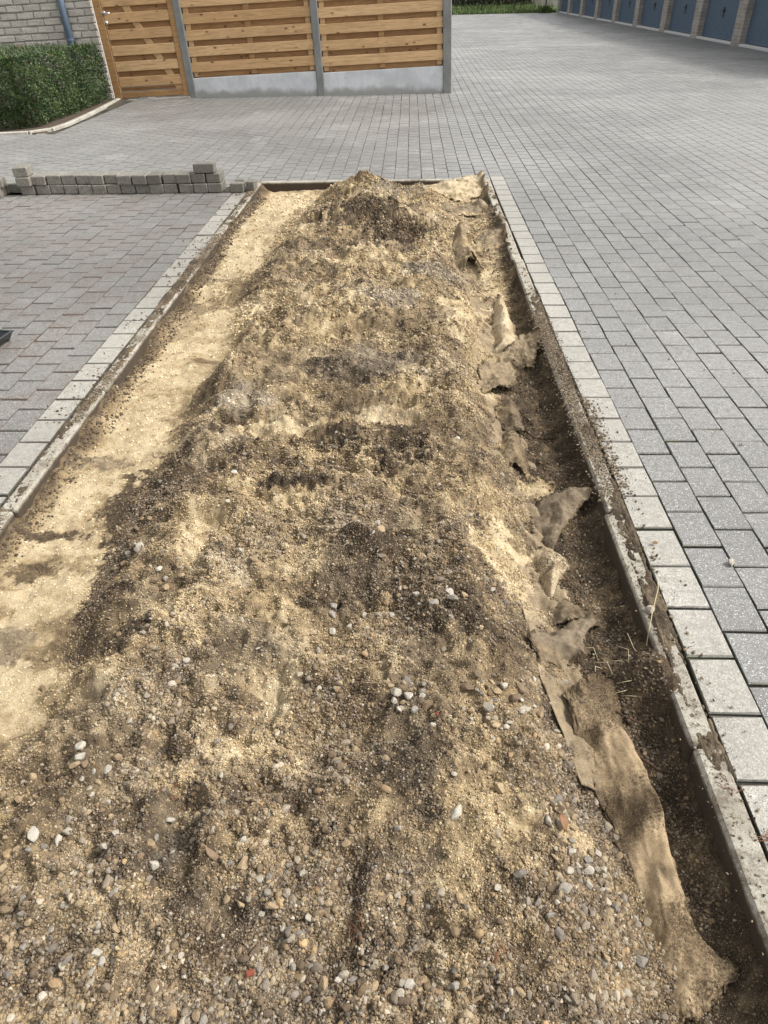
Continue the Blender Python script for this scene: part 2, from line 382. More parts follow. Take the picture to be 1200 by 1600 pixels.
def joined(idx, name, matkey, parent):
    B = A[idx]; N = len(B); T = paver_v(1, 1, 0); V = np.repeat(T[None], N, 0)
    hxx = np.full(N, PW / 2 - G * .6); hyy = B[:, 2] / 2 - G * 1.35
    V[:, :, 0] *= hxx[:, None]; V[:, :, 1] *= hyy[:, None]
    V[:, :4, 0] -= np.sign(V[:, :4, 0]) * c_ * .42; V[:, :4, 1] -= np.sign(V[:, :4, 1]) * c_ * 1.0; V[:, 4:8, 2] = -c_ * .6
    V[:, :, 2] += (V[:, :, 0] * (rng.normal(0, .004, N) * np.clip(7 / np.maximum(B[:, 1], 1), .2, 1))[:, None] + V[:, :, 1] * rng.normal(0, .0015, N)[:, None])
    X = B[:, 0]; Y = B[:, 1]
    V[:, :, 0] += (X + wx(X, Y))[:, None]; V[:, :, 1] += (Y + rng.normal(0, .0012, N))[:, None]; V[:, :, 2] += (wz(X, Y) + rng.normal(0, .0004, N))[:, None]
    F = (np.array(PF)[None] + (np.arange(N) * 12)[:, None, None]).reshape(-1, 4)
    F = F.reshape(N, 9, 4); F = np.concatenate([F[:, :5].reshape(-1, 4), F[:, 5:][B[:, 1] < 12].reshape(-1, 4)])
    link(name, mesh(name, V.reshape(-1, 3), F, M[matkey], tint=np.repeat(rng.random(N), 12), edge=np.tile(EDG, N)), parent, kind='stuff')
far = ~near
joined(np.where(far & (A[:, 3] == 0) & (A[:, 4] == 0))[0], 'distant_pavers', 'pav_j', court)
joined(np.where(far & (A[:, 3] == 0) & (A[:, 4] == 1))[0], 'distant_edge_pavers', 'edge_j', court)
joined(np.where(far & (A[:, 3] == 1) & (A[:, 4] == 0))[0], 'distant_pavers', 'bay_j', bay)
if (far & (A[:, 3] == 1) & (A[:, 4] == 1)).any(): joined(np.where(far & (A[:, 3] == 1) & (A[:, 4] == 1))[0], 'distant_edge_pavers', 'edge_j', bay)

# kerbs: concrete edging stones one metre long, butted
kerb = link('kerb', None, kind='structure')
def kstone(cx, cy, lx, ly, rz=0., dz=0.):
    n = max(lx, ly); m = MB(); m.box((0, 0, 0), (lx, ly, .3), 0, .008, .0015)
    m.build('kerb_stone', M['kerb'], kerb, loc=(cx, cy, -.1485 + dz), rot=(0, 0, rz))
y = -1.88
for i in range(10):
    ln = min(1.0, YF - .065 - y)
    kstone(XRK - .042 + random.uniform(-.006, .003), y + ln / 2, .070, ln - .006, random.uniform(-.004, .004), random.uniform(-.004, .004))
    kstone(XLK + .038 + random.uniform(-.004, .006), y + ln / 2 + .0, .066, ln - .006, random.uniform(-.004, .004), random.uniform(-.004, .004))
    y += 1.0
x = XLK
for i in range(3):
    ln = min(1., XRK - x); kstone(x + ln / 2, YF - .03, ln - .006, .06, random.uniform(-.003, .003)); x += 1.
kstone((XLK + XRK) / 2, YN + .04, XRK - XLK, .06)
for xx in (-2.1, -3.1): kstone(xx, YF - .03, .99, .06, 0, -.02)

# ------------------------------------------------ dug soil
XL=[(-0.888, 7.462), (-1.067, 5.745), (-1.125, 4.714), (-1.07, 3.674), (-1.078, 3.006), (-1.097, 2.449), (-1.1, 2.059), (-1.092, 1.712), (-1.074, 1.406), (-1.113, 1.157), (-1.129, 0.806)]
XR=[(0.334, 6.662), (0.35, 5.366), (0.454, 4.323), (0.393, 3.57), (0.376, 2.997), (0.419, 2.45), (0.411, 2.067), (0.427, 1.696), (0.445, 1.378), (0.479, 1.182), (0.505, 0.997), (0.526, 0.839), (0.528, 0.641), (0.52, 0.529)]
TONES=[(-1.356, 2.058, 0.122, 0.035, 0.12, 0, 0.9), (-1.355, 1.867, 0.092, 0.045, 0.2, 0, 0.8), (-1.263, 1.521, 0.061, 0.068, 0.45, 0.5, 0.7), (-1.378, 2.564, 0.168, 0.067, 0.4, 0.4, 0.7), (-1.329, 5.038, 0.115, 0.155, 0.4, 0.4, 0.7), (-1.381, 4.342, 0.082, 0.145, 0.4, 0.3, 0.6), (-1.368, 4.058, 0.078, 0.12, 0.45, 0.3, 0.5), (-0.375, 6.08, 0.317, 0.305, 0.1, 0, 1), (-0.08, 5.707, 0.249, 0.257, 0.1, 0, 1), (-0.638, 6.711, 0.231, 0.225, 0.3, 0, 0.8), (-1.084, 4.975, 0.205, 0.485, 0.35, 0, 0.7), (-0.382, 5.314, 0.331, 0.153, 0.2, 0.2, 0.8), (-0.258, 3.215, 0.272, 0.112, 0.15, 0.3, 0.9), (0.067, 3.574, 0.138, 0.229, 0.3, 0, 0.7), (-0.985, 3.006, 0.124, 0.257, 0.3, 0, 0.8), (-0.025, 2.523, 0.161, 0.164, 0.1, 0, 1), (-0.229, 2.543, 0.136, 0.055, 0.08, 0, 1), (-0.448, 2.199, 0.136, 0.038, 0.03, 0, 1), (-0.315, 2.379, 0.104, 0.055, 0.2, 0, 0.8), (-0.733, 2.724, 0.115, 0.112, 0.3, 0, 0.8), (-0.632, 2.397, 0.158, 0.131, 0.25, 0, 0.8), (-0.102, 1.863, 0.111, 0.095, 0.05, 0, 1), (-0.019, 1.779, 0.108, 0.121, 0.08, 0, 1), (-0.262, 1.605, 0.092, 0.037, 0.05, 0, 1), (0.095, 1.589, 0.161, 0.126, 0.12, 0, 1), (0.183, 1.78, 0.086, 0.095, 0.3, 0, 0.6), (-0.168, 1.706, 0.105, 0.055, 0.22, 0.3, 0.9), (0.11, 2.651, 0.111, 0.133, 0.25, 0, 0.7), (-0.428, 2.105, 0.109, 0.063, 0.78, 0, 1), (-0.549, 2.642, 0.14, 0.037, 0.9, 0, 1), (-0.082, 2.807, 0.145, 0.063, 0.8, 0.2, 1), (0.303, 1.942, 0.101, 0.148, 0.9, 0, 1), (0.253, 2.185, 0.146, 0.074, 0.7, 0, 0.8), (-0.572, 1.726, 0.064, 0.068, 0.65, 0.5, 0.9), (-0.361, 1.798, 0.061, 0.091, 0.8, 0, 0.8), (-0.354, 1.242, 0.05, 0.078, 0.85, 0, 0.9), (-0.457, 1.217, 0.053, 0.027, 0.15, 0, 0.8), (-1.044, 2.292, 0.155, 0.268, 0.12, 0, 1), (-1.05, 2.131, 0.099, 0.162, 0.12, 0, 1), (-1.01, 1.793, 0.067, 0.246, 0.15, 0, 1), (-0.972, 1.588, 0.087, 0.142, 0.15, 0, 0.9), (-0.834, 1.447, 0.088, 0.056, 0.1, 0, 0.9), (-1.026, 1.484, 0.12, 0.079, 0.3, 0, 0.7), (-0.722, 1.949, 0.06, 0.173, 0.78, 0, 1), (-0.611, 1.748, 0.054, 0.063, 0.6, 0.5, 0.8), (-0.667, 1.488, 0.089, 0.1, 0.65, 0, 0.8), (-0.532, 2.005, 0.094, 0.074, 0.6, 0, 0.7), (-1.103, 1.222, 0.072, 0.043, 0.85, 0, 0.9), (-0.656, 0.872, 0.058, 0.044, 0.12, 0.0, 0.9), (-0.695, 0.554, 0.059, 0.036, 0.05, 0, 1), (-0.893, 0.856, 0.092, 0.093, 0.35, 0, 0.6), (-0.532, 0.825, 0.03, 0.054, 0.4, 0.8, 0.9), (-0.575, 0.99, 0.039, 0.042, 0.7, 0, 0.9), (-0.566, 1.081, 0.054, 0.025, 0.08, 0, 0.9), (-0.462, 0.869, 0.024, 0.056, 0.08, 0, 0.9), (-0.565, 0.701, 0.063, 0.033, 0.6, 0, 0.7), (-0.392, 0.596, 0.079, 0.035, 0.15, 0, 0.7), (-0.451, 1.07, 0.06, 0.056, 0.75, 0, 0.8), (-0.406, 1.082, 0.067, 0.053, 0.8, 0, 0.9), (-0.407, 0.888, 0.061, 0.076, 0.2, 0, 0.8), (-0.272, 0.957, 0.019, 0.05, 0.15, 0, 0.8), (0.161, 0.929, 0.115, 0.106, 0.72, 0, 0.9), (0.152, 0.803, 0.101, 0.086, 0.65, 0, 0.8), (-0.083, 0.609, 0.144, 0.053, 0.1, 0, 0.9), (-0.152, 0.556, 0.102, 0.044, 0.08, 0, 0.9), (0.066, 0.674, 0.068, 0.032, 0.3, 0, 0.7), (-0.04, 0.865, 0.119, 0.092, 0.5, 0, 0.6), (0.271, 1.09, 0.098, 0.075, 0.4, 0, 0.6), (0.387, 0.9, 0.042, 0.038, 0.85, 0, 1), (0.464, 1.133, 0.033, 0.039, 0.15, 0, 0.8), (0.155, 0.727, 0.083, 0.053, 0.6, 0, 0.7), (0.183, 0.556, 0.113, 0.033, 0.15, 0, 0.8), (0.56, 0.598, 0.051, 0.021, 0.05, 0, 0.5), (0.318, 1.887, 0.106, 0.143, 0.9, 0, 1), (0.386, 2.239, 0.111, 0.068, 0.65, 0, 0.8), (0.522, 2.403, 0.067, 0.065, 0.85, 0, 0.9), (0.239, 1.515, 0.117, 0.092, 0.12, 0, 0.9), (0.291, 2.484, 0.079, 0.195, 0.45, 0, 0.6), (-1.103, 6.943, 0.239, 0.432, 0.95, 0, 1), (-1.266, 5.253, 0.172, 0.272, 0.95, 0, 1), (-0.537, 4.323, 0.081, 0.121, 0.75, 0, 0.9), (-0.349, 5.064, 0.155, 0.099, 0.8, 0, 0.9), (-0.126, 4.801, 0.13, 0.091, 0.75, 0, 0.9), (-0.319, 3.604, 0.216, 0.058, 0.8, 0, 0.9), (0.029, 3.051, 0.159, 0.032, 0.85, 0, 0.9), (0.427, 4.379, 0.104, 0.122, 0.9, 0, 1), (0.294, 4.147, 0.092, 0.123, 0.8, 0, 0.9), (-0.112, 4.155, 0.155, 0.144, 0.6, 0.8, 0.9), (0.121, 4.743, 0.171, 0.177, 0.5, 0.8, 0.8), (-0.126, 6.986, 0.178, 0.193, 0.5, 0.8, 0.8), (-0.153, 3.329, 0.164, 0.103, 0.5, 0.8, 0.7), (-0.781, 2.911, 0.121, 0.11, 0.55, 0.9, 0.7), (0.732, 7.365, 0.219, 0.315, 0.9, 0, 0.8), (0.578, 4.795, 0.128, 0.283, 0.92, 0, 0.9), (-0.201, 7.696, 0.385, 0.456, 0.35, 0, 0.7), (-0.749, 3.464, 0.205, 0.316, 0.5, 0.1, 0.5), (-0.788, 3.94, 0.113, 0.115, 0.3, 0, 0.6), (-0.075, 3.835, 0.146, 0.109, 0.3, 0.2, 0.6), (-1.413, 2.354, 0.159, 0.185, 0.95, 0, 0.6), (-1.244, 1.711, 0.109, 0.078, 0.92, 0, 0.7), (-1.328, 3.008, 0.188, 0.259, 0.9, 0, 0.5)]  # soil and sand patches; one dark stripe paints the shade under an overhang
BUMPS=[(-0.55, 0.895, 0.037, 0.128, -0.035), (-0.71, 1.896, 0.055, 0.181, -0.022), (-0.8, 3.893, 0.082, 0.113, -0.025), (-0.419, 2.094, 0.115, 0.071, -0.03), (-0.184, 1.631, 0.113, 0.075, -0.045), (-0.151, 1.869, 0.089, 0.061, 0.05), (-0.028, 0.858, 0.252, 0.184, 0.05), (-0.001, 2.573, 0.191, 0.128, 0.035), (-0.278, 2.625, 0.25, 0.053, 0.03), (-0.45, 2.232, 0.15, 0.034, 0.035), (-0.546, 2.621, 0.14, 0.042, -0.02), (-0.261, 3.271, 0.259, 0.086, 0.03), (-0.318, 3.579, 0.208, 0.066, -0.015), (0.029, 3.097, 0.186, 0.04, 0.015), (0.029, 3.038, 0.183, 0.039, -0.015), (-0.422, 5.988, 0.313, 0.26, 0.04), (-0.082, 5.847, 0.204, 0.214, 0.04), (-0.295, 5.467, 0.29, 0.16, -0.03), (-0.535, 4.302, 0.08, 0.087, -0.03), (-1.114, 6.411, 0.224, 0.314, 0.03), (-1.034, 1.221, 0.108, 0.064, -0.03), (-0.858, 0.811, 0.105, 0.089, 0.03), (-0.661, 0.566, 0.079, 0.046, -0.02), (0.178, 1.886, 0.111, 0.171, 0.03), (0.311, 1.887, 0.088, 0.102, -0.02), (0.101, 1.578, 0.12, 0.139, 0.03), (-0.372, 1.242, 0.054, 0.086, -0.03), (-0.449, 1.088, 0.067, 0.038, -0.02), (-0.528, 1.951, 0.092, 0.108, 0.03), (-1.066, 2.18, 0.125, 0.209, 0.03), (-0.973, 1.683, 0.086, 0.182, 0.035), (-0.565, 1.077, 0.05, 0.023, 0.02), (-0.443, 0.865, 0.021, 0.077, 0.03), (-0.56, 0.691, 0.07, 0.02, 0.02), (-0.291, 0.916, 0.093, 0.097, -0.02), (0.162, 1.283, 0.107, 0.066, 0.02), (0.17, 3.573, 0.172, 0.245, 0.03), (-0.157, 4.125, 0.231, 0.204, 0.02), (-1.084, 4.975, 0.227, 0.415, 0.025), (-0.485, 4.824, 0.263, 0.157, 0.02), (0.668, 1.393, 0.073, 0.084, 0.07), (-0.922, 3.005, 0.124, 0.322, 0.025), (-0.49, 3.003, 0.153, 0.096, -0.02), (-0.849, 2.548, 0.166, 0.102, 0.02), (-0.675, 2.355, 0.13, 0.046, 0.02)]
FLAPS=[('long sand-dusted geotextile strip draped along the near trench edge', 'pale', [[(0.446, 1.343, 0.01), (0.493, 1.388, 0.035), (0.561, 1.408, 0.03), (0.598, 1.345, -0.0)], [(0.451, 1.233, 0.0), (0.513, 1.266, 0.05), (0.567, 1.256, 0.045), (0.598, 1.184, -0.0)], [(0.472, 1.104, -0.01), (0.534, 1.124, 0.045), (0.595, 1.106, 0.05), (0.613, 1.025, -0.0)], [(0.488, 0.977, -0.01), (0.549, 0.99, 0.035), (0.607, 0.974, 0.055), (0.615, 0.886, 0.01)], [(0.512, 0.869, -0.015), (0.564, 0.87, 0.02), (0.603, 0.856, 0.04), (0.613, 0.784, 0.01)], [(0.523, 0.728, -0.02), (0.57, 0.742, 0.01), (0.618, 0.743, 0.02), (0.635, 0.692, 0.005)], [(0.515, 0.64, -0.02), (0.567, 0.642, 0.01), (0.63, 0.655, 0.015), (0.682, 0.638, 0.005)], [(0.516, 0.555, -0.02), (0.553, 0.556, 0.008), (0.594, 0.568, 0.008), (0.644, 0.586, 0.004)]]), ('dark brown wet geotextile flap lying flat above the long strip', 'dark', [[(0.378, 1.567, 0.0), (0.483, 1.604, 0.03), (0.583, 1.654, 0.035), (0.621, 1.634, 0.02)], [(0.355, 1.506, 0.0), (0.451, 1.528, 0.035), (0.524, 1.555, 0.05), (0.552, 1.569, 0.03)], [(0.384, 1.44, 0.0), (0.458, 1.456, 0.025), (0.507, 1.467, 0.045), (0.534, 1.477, 0.03)]]), ('pale torn geotextile scrap curled over beside dry yellow sand', 'cream', [[(0.429, 2.007, 0.0), (0.472, 2.008, 0.03), (0.516, 1.982, 0.02)], [(0.431, 1.887, 0.0), (0.499, 1.929, 0.06), (0.559, 1.882, 0.05)], [(0.449, 1.773, 0.0), (0.479, 1.805, 0.05), (0.512, 1.822, 0.04)], [(0.457, 1.742, 0.0), (0.469, 1.742, 0.03), (0.483, 1.752, 0.02)]]), ('ragged grey geotextile tatter between the pale scrap and the brown flap', 'dark', [[(0.469, 1.742, 0.01), (0.518, 1.743, 0.04), (0.554, 1.713, 0.02)], [(0.456, 1.682, 0.0), (0.507, 1.682, 0.045), (0.576, 1.668, 0.03)], [(0.453, 1.638, 0.0), (0.509, 1.633, 0.03), (0.583, 1.625, 0.015)]]), ('grey-brown folded geotextile flap pointing its tip at the right kerb', 'dark', [[(0.498, 2.304, 0.01), (0.581, 2.322, 0.05), (0.669, 2.322, 0.06), (0.709, 2.287, 0.05)], [(0.426, 2.185, 0.0), (0.529, 2.227, 0.03), (0.602, 2.227, 0.06), (0.656, 2.215, 0.04)], [(0.484, 2.087, 0.0), (0.517, 2.075, 0.03), (0.544, 2.068, 0.04), (0.568, 2.099, 0.03)], [(0.493, 1.993, 0.0), (0.504, 1.993, 0.01), (0.518, 2.008, 0.01), (0.529, 2.03, 0.0)]]), ('brown geotextile tongue hanging down with a jagged lower tip', 'brown', [[(0.412, 2.788, 0.01), (0.455, 2.816, 0.04), (0.496, 2.799, 0.02)], [(0.387, 2.651, 0.0), (0.454, 2.677, 0.05), (0.501, 2.64, 0.03)], [(0.374, 2.518, 0.0), (0.451, 2.538, 0.04), (0.508, 2.45, 0.02)]]), ('brown geotextile hump above the jagged tongue', 'dark', [[(0.413, 3.035, 0.02), (0.464, 3.113, 0.06), (0.505, 3.153, 0.03)], [(0.414, 2.923, 0.01), (0.481, 2.997, 0.06), (0.523, 2.997, 0.03)], [(0.449, 2.84, 0.0), (0.494, 2.851, 0.035), (0.536, 2.816, 0.02)]]), ('broad stiff brown geotextile sheet with a straight folded top edge', 'brown', [[(0.357, 3.459, 0.03), (0.451, 3.569, 0.07), (0.56, 3.684, 0.1)], [(0.348, 3.294, 0.02), (0.446, 3.382, 0.06), (0.547, 3.457, 0.07)], [(0.349, 3.148, 0.01), (0.444, 3.223, 0.05), (0.539, 3.278, 0.05)]]), ('small brown geotextile corner sticking up against the right kerb', 'brown', [[(0.57, 3.71, 0.08), (0.637, 3.797, 0.1), (0.713, 3.76, 0.11)], [(0.563, 3.625, 0.03), (0.627, 3.667, 0.06), (0.685, 3.632, 0.06)], [(0.56, 3.568, 0.01), (0.612, 3.551, 0.03), (0.647, 3.503, 0.02)]]), ('pale sand-covered geotextile fold running lengthwise in mid trench', 'cream', [[(0.561, 4.572, 0.0), (0.593, 4.595, 0.04), (0.62, 4.431, 0.0)], [(0.508, 4.268, 0.0), (0.57, 4.256, 0.07), (0.616, 4.11, 0.01)], [(0.469, 3.918, 0.0), (0.544, 3.936, 0.06), (0.614, 3.842, 0.02)], [(0.433, 3.602, 0.01), (0.505, 3.668, 0.06), (0.587, 3.736, 0.07)]]), ('stiff grey geotextile hump shaped like two knuckles', 'brown', [[(0.339, 5.725, 0.02), (0.385, 5.74, 0.1), (0.419, 5.489, 0.03)], [(0.325, 5.336, 0.0), (0.396, 5.426, 0.07), (0.477, 5.361, 0.03)], [(0.358, 4.933, -0.0), (0.439, 5.212, 0.1), (0.527, 4.955, 0.03)]]), ('dark rolled geotextile edge by the far stretch of the right kerb', 'dark', [[(0.476, 5.618, 0.02), (0.605, 5.749, 0.05), (0.72, 5.71, 0.05)], [(0.508, 5.518, 0.01), (0.606, 5.596, 0.06), (0.707, 5.576, 0.04)], [(0.501, 5.486, 0.0), (0.595, 5.467, 0.01), (0.689, 5.495, 0.0)]]), ('dark geotextile roll lying crosswise on the heap flank', 'dark', [[(0.334, 6.405, 0.02), (0.464, 6.482, 0.05), (0.602, 6.476, 0.05)], [(0.336, 6.323, 0.02), (0.459, 6.399, 0.06), (0.606, 6.392, 0.05)], [(0.337, 6.242, 0.0), (0.458, 6.297, 0.01), (0.589, 6.311, 0.0)]]), ('black lifted geotextile edge near the far right corner', 'dark', [[(0.559, 6.809, 0.03), (0.625, 6.782, 0.07), (0.686, 6.689, 0.04)], [(0.551, 6.696, 0.02), (0.617, 6.67, 0.08), (0.68, 6.557, 0.03)], [(0.557, 6.629, 0.0), (0.61, 6.582, 0.02), (0.658, 6.494, 0.0)]]), ('pale sandy geotextile sheet spread in the far right corner', 'cream', [[(0.088, 7.677, 0.01), (0.318, 7.835, 0.03), (0.55, 7.909, 0.05), (0.732, 7.897, 0.06)], [(0.149, 7.507, 0.01), (0.342, 7.633, 0.05), (0.571, 7.732, 0.08), (0.724, 7.637, 0.07)], [(0.3, 7.338, 0.0), (0.458, 7.408, 0.04), (0.614, 7.425, 0.05), (0.714, 7.366, 0.03)], [(0.44, 7.077, 0.0), (0.534, 7.146, 0.02), (0.629, 7.216, 0.03), (0.675, 7.264, 0.02)]])]
CLUSTERS=[(0.353, 0.928, 0.038, 0.048, 26), (0.405, 0.808, 0.064, 0.036, 30), (0.001, 1.216, 0.052, 0.052, 22), (0.267, 1.262, 0.106, 0.054, 40), (0.452, 0.767, 0.021, 0.041, 12), (-0.804, 0.827, 0.105, 0.09, 20), (-0.781, 0.974, 0.097, 0.069, 18), (-0.788, 0.648, 0.096, 0.075, 22), (-0.273, 0.685, 0.055, 0.077, 20), (0.015, 0.571, 0.153, 0.045, 22), (-0.612, 0.579, 0.053, 0.046, 16), (-0.368, 0.749, 0.086, 0.083, 12), (-0.724, 1.716, 0.193, 0.124, 18), (-0.912, 1.912, 0.092, 0.106, 12), (-0.156, 1.494, 0.117, 0.105, 14), (-0.538, 0.848, 0.045, 0.122, 7), (0.298, 0.764, 0.168, 0.11, 20), (0.001, 1.523, 0.138, 0.16, 14), (-0.111, 1.883, 0.134, 0.171, 8), (0.154, 1.157, 0.102, 0.08, 16), (0.41, 0.638, 0.092, 0.072, 14)]

XLp = np.array(sorted([(b, a) for a, b in XL])); XRp = np.array(sorted([(b, a) for a, b in XR]))
JG = np.random.default_rng(77).random((3, 211, 211))
def lumps(x, y, sc):
    X = x * sc + 90.; Y = y * sc + 90.; xi = np.floor(X).astype(int); yi = np.floor(Y).astype(int); best = np.full(np.shape(X), -1.)
    for i in (-1, 0, 1):
        for j in (-1, 0, 1):
            a = (xi + i) % 211; b = (yi + j) % 211; d2 = (xi + i + JG[0][a, b] - X) ** 2 + (yi + j + JG[1][a, b] - Y) ** 2; rr = .25 + .55 * JG[2][a, b] ** 1.5
            best = np.maximum(best, np.sqrt(np.maximum(rr * rr - d2, 0)) * (JG[2][a, b] > .25))
    return np.maximum(best, 0)
def soil_h(x, y, fine=True):
    x = np.asarray(x, float); y = np.asarray(y, float)
    xl = np.interp(y, XLp[:, 0], XLp[:, 1]) + .05 * n1.fbm(x, y, 2.5, 3); xr = np.interp(y, XRp[:, 0], XRp[:, 1]) + .05 * n2.fbm(x, y, 3, 3)
    h = -.085 - .03 * sst(.25, .55, x) * sst(7.6, 5.6, y)
    hm = sst(-.02, .26, x - xl) * sst(-.05, .24, xr - x); hm = hm * sst(7.7, 7.1, y)
    h = h + hm * (.105 + .045 * n3.fbm(x, y, 1.6, 4))
    r = np.sqrt(((x + .43) / 1.) ** 2 + ((y - 7.12) / .8) ** 2); h = np.maximum(h, h * .3 + .19 - .36 * r + .05 * np.exp(-(r / .18) ** 2) - .05)
    r2 = np.sqrt(((x + .36) / 1.4) ** 2 + ((y - 6.1) / 1.1) ** 2); h = np.maximum(h, .085 - .16 * r2)
    for (a, b, c, d, dh) in BUMPS: h = h + 1.3 * dh * np.exp(-.5 * (((x - a) / max(c, .03) * 1.5) ** 2 + ((y - b) / max(d, .03) * 1.5) ** 2))
    h = h + .048 * np.exp(-((x + 1.51) / .05) ** 2) * (1 + n4.fbm(x, y, 6, 3)) + .058 * np.exp(-((x - .74) / .05) ** 2) * (1 + n4.fbm(x, y, 7, 3))
    if fine:
        rough = .35 + .65 * hm + .3 * sst(.3, .6, x)
        h = h + rough * (.045 * n2.fbm(x, y, 3.8, 4, .6) + .022 * (1 - 2.4 * np.abs(n3.fbm(x, y, 8, 3))) + .012 * n4.fbm(x, y, 26, 5, .7))
        wx_ = x + .006 * n1.fbm(x, y, 40, 2); wy_ = y + .006 * n2.fbm(x, y, 40, 2); cz_ = sst(-.25, .3, n4.fbm(x, y, 3.3, 3))
        h = h + hm * (.034 * cz_ * lumps(wx_, wy_, 17) + .016 * lumps(wy_ + 3, wx_, 42) * (.4 + .6 * cz_)) + sst(1.2, 3, y) * hm * .044 * (1 - 2.8 * np.abs(n2.fbm(x * .45, y, 3.1, 4, .6)))
        h = h + (1 - hm) * .008 * (1 - 2.4 * np.abs(n1.fbm(x * .5, y, 9, 3)))
    return np.minimum(h, .26)
def tone(x, y):
    xl = np.interp(y, XLp[:, 0], XLp[:, 1]); xr = np.interp(y, XRp[:, 0], XRp[:, 1])
    q = .05 * n3.fbm(x, y, 4, 4, .6)
    left = sst(.12, -.08, x - xl + q * 1.6 + .10 * n4.fbm(x, y, 22, 5, .8)); right = sst(.0, .12, x - xr + q) * sst(5.2, 3.4, y)
    nz = n4.fbm(x, y, 3.2, 5, .62)
    T = .46 + .12 * sst(1.8, 3.5, y) - .19 * sst(1.6, .8, y) + .42 * nz + .05 * sst(3, 6, y); Gy = np.full_like(T, .1) + .4 * n1.fbm(x, y, 5, 3)
    T = T * (1 - left) + left * (.90 + .28 * n2.fbm(x * .6, y * 1.5, 6, 5, .65) - .35 * sst(.12, .45, n1.fbm(x * .7, y * 1.6, 5, 5, .7))); Gy = Gy * (1 - left)
    T = T * (1 - right) + right * (.10 + .12 * n2.fbm(x, y, 8, 4)); Gy = Gy * (1 - right)
    wob = .55 * n1.fbm(x, y, 7, 4, .6) + 1.0 * n3.fbm(x, y, 24, 5, .78)
    for (a, b, c, d, t, g_, wt) in TONES:
        e = np.sqrt(((x - a) / (c * 1.15)) ** 2 + ((y - b) / (d * 1.15)) ** 2) + wob; f = sst(1.06, .84, e) * wt
        T = T * (1 - f) + f * (t + .1 * nz); Gy = Gy * (1 - f) + f * g_
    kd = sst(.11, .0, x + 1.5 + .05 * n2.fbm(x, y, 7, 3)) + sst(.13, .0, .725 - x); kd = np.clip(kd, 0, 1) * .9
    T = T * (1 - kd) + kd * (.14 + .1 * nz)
    T = T + (.5 - .3 * left) * n2.fbm(x, y, 15, 5, .7) + .2 * n1.fbm(x, y, 55, 3, .7)
    return np.clip(T, 0, 1), np.clip(Gy, 0, 1)
STOPS = np.array([0, .18, .42, .7, 1.]); PAL = np.array([(.048, .035, .023), (.088, .063, .040), (.185, .135, .079), (.35, .265, .15), (.57, .465, .30)])
def tone_col(T, Gy):
    c = np.stack([np.interp(T, STOPS, PAL[:, i]) for i in range(3)], -1)
    lum = c.mean(-1, keepdims=True); gr = lum * np.array([1.08, 1.0, .9]); f = (Gy * .7)[..., None]
    return c * (1 - f) + gr * f
ys = [-1.24]
while ys[-1] < 7.68: ys.append(ys[-1] + max(.0055, .0032 * max(ys[-1], 0)))
ys = np.array(ys); xs = np.linspace(-1.512, .742, 380); YY, XX = np.meshgrid(ys, xs, indexing='ij')
ZZ = soil_h(XX, YY); T_, G_ = tone(XX, YY)
ZZ = ZZ + rng.normal(0, 1, ZZ.shape) * (.0009 + .0007 * (T_ < .6))
ny, nx = YY.shape; ii = np.arange(ny * nx).reshape(ny, nx)
F = np.stack([ii[:-1, :-1], ii[:-1, 1:], ii[1:, 1:], ii[1:, :-1]], -1).reshape(-1, 4)
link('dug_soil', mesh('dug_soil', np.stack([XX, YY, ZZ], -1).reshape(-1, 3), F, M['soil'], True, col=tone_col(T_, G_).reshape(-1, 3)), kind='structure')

# ------------------------------------------------ gravel and crumbs
PHI = (1 + 5 ** .5) / 2
ICO = np.array([(-1, PHI, 0), (1, PHI, 0), (-1, -PHI, 0), (1, -PHI, 0), (0, -1, PHI), (0, 1, PHI), (0, -1, -PHI), (0, 1, -PHI), (PHI, 0, -1), (PHI, 0, 1), (-PHI, 0, -1), (-PHI, 0, 1)]); ICO /= np.linalg.norm(ICO[0])
IF = np.array([(0, 11, 5), (0, 5, 1), (0, 1, 7), (0, 7, 10), (0, 10, 11), (1, 5, 9), (5, 11, 4), (11, 10, 2), (10, 7, 6), (7, 1, 8), (3, 9, 4), (3, 4, 2), (3, 2, 6), (3, 6, 8), (3, 8, 9), (4, 9, 5), (2, 4, 11), (6, 2, 10), (8, 6, 7), (9, 8, 1)])
def sub(V, F):
    V = list(map(tuple, V)); mid = {}; out = []
    def m(a, b):
        kk = (min(a, b), max(a, b))
        if kk not in mid: q = np.add(V[a], V[b]); q = q / np.linalg.norm(q); mid[kk] = len(V); V.append(tuple(q))
        return mid[kk]
    for a, b, c in F:
        ab, bc, ca = m(a, b), m(b, c), m(c, a); out += [(a, ab, ca), (b, bc, ab), (c, ca, bc), (ab, bc, ca)]
    return np.array(V), np.array(out)
IV2, IF2 = sub(ICO, IF)
IV3, IF3 = sub(IV2, IF2)
def pebble_proto(V, seed, planes=7):
    r = np.random.default_rng(seed); P = V.copy()
    for _ in range(planes):                       # knock facets off: broken, worn stone
        d = r.normal(size=3); d /= np.linalg.norm(d); lim = r.uniform(.5, .88); t = P @ d
        P -= np.maximum(t - lim, 0)[:, None] * d * .98
    P += r.normal(0, .012, P.shape)
    return P
STONECOL = np.array([(.38, .33, .25), (.34, .26, .16), (.25, .215, .165), (.33, .23, .125), (.18, .13, .08), (.42, .375, .30), (.27, .20, .125), (.12, .09, .06), (.23, .205, .175)])
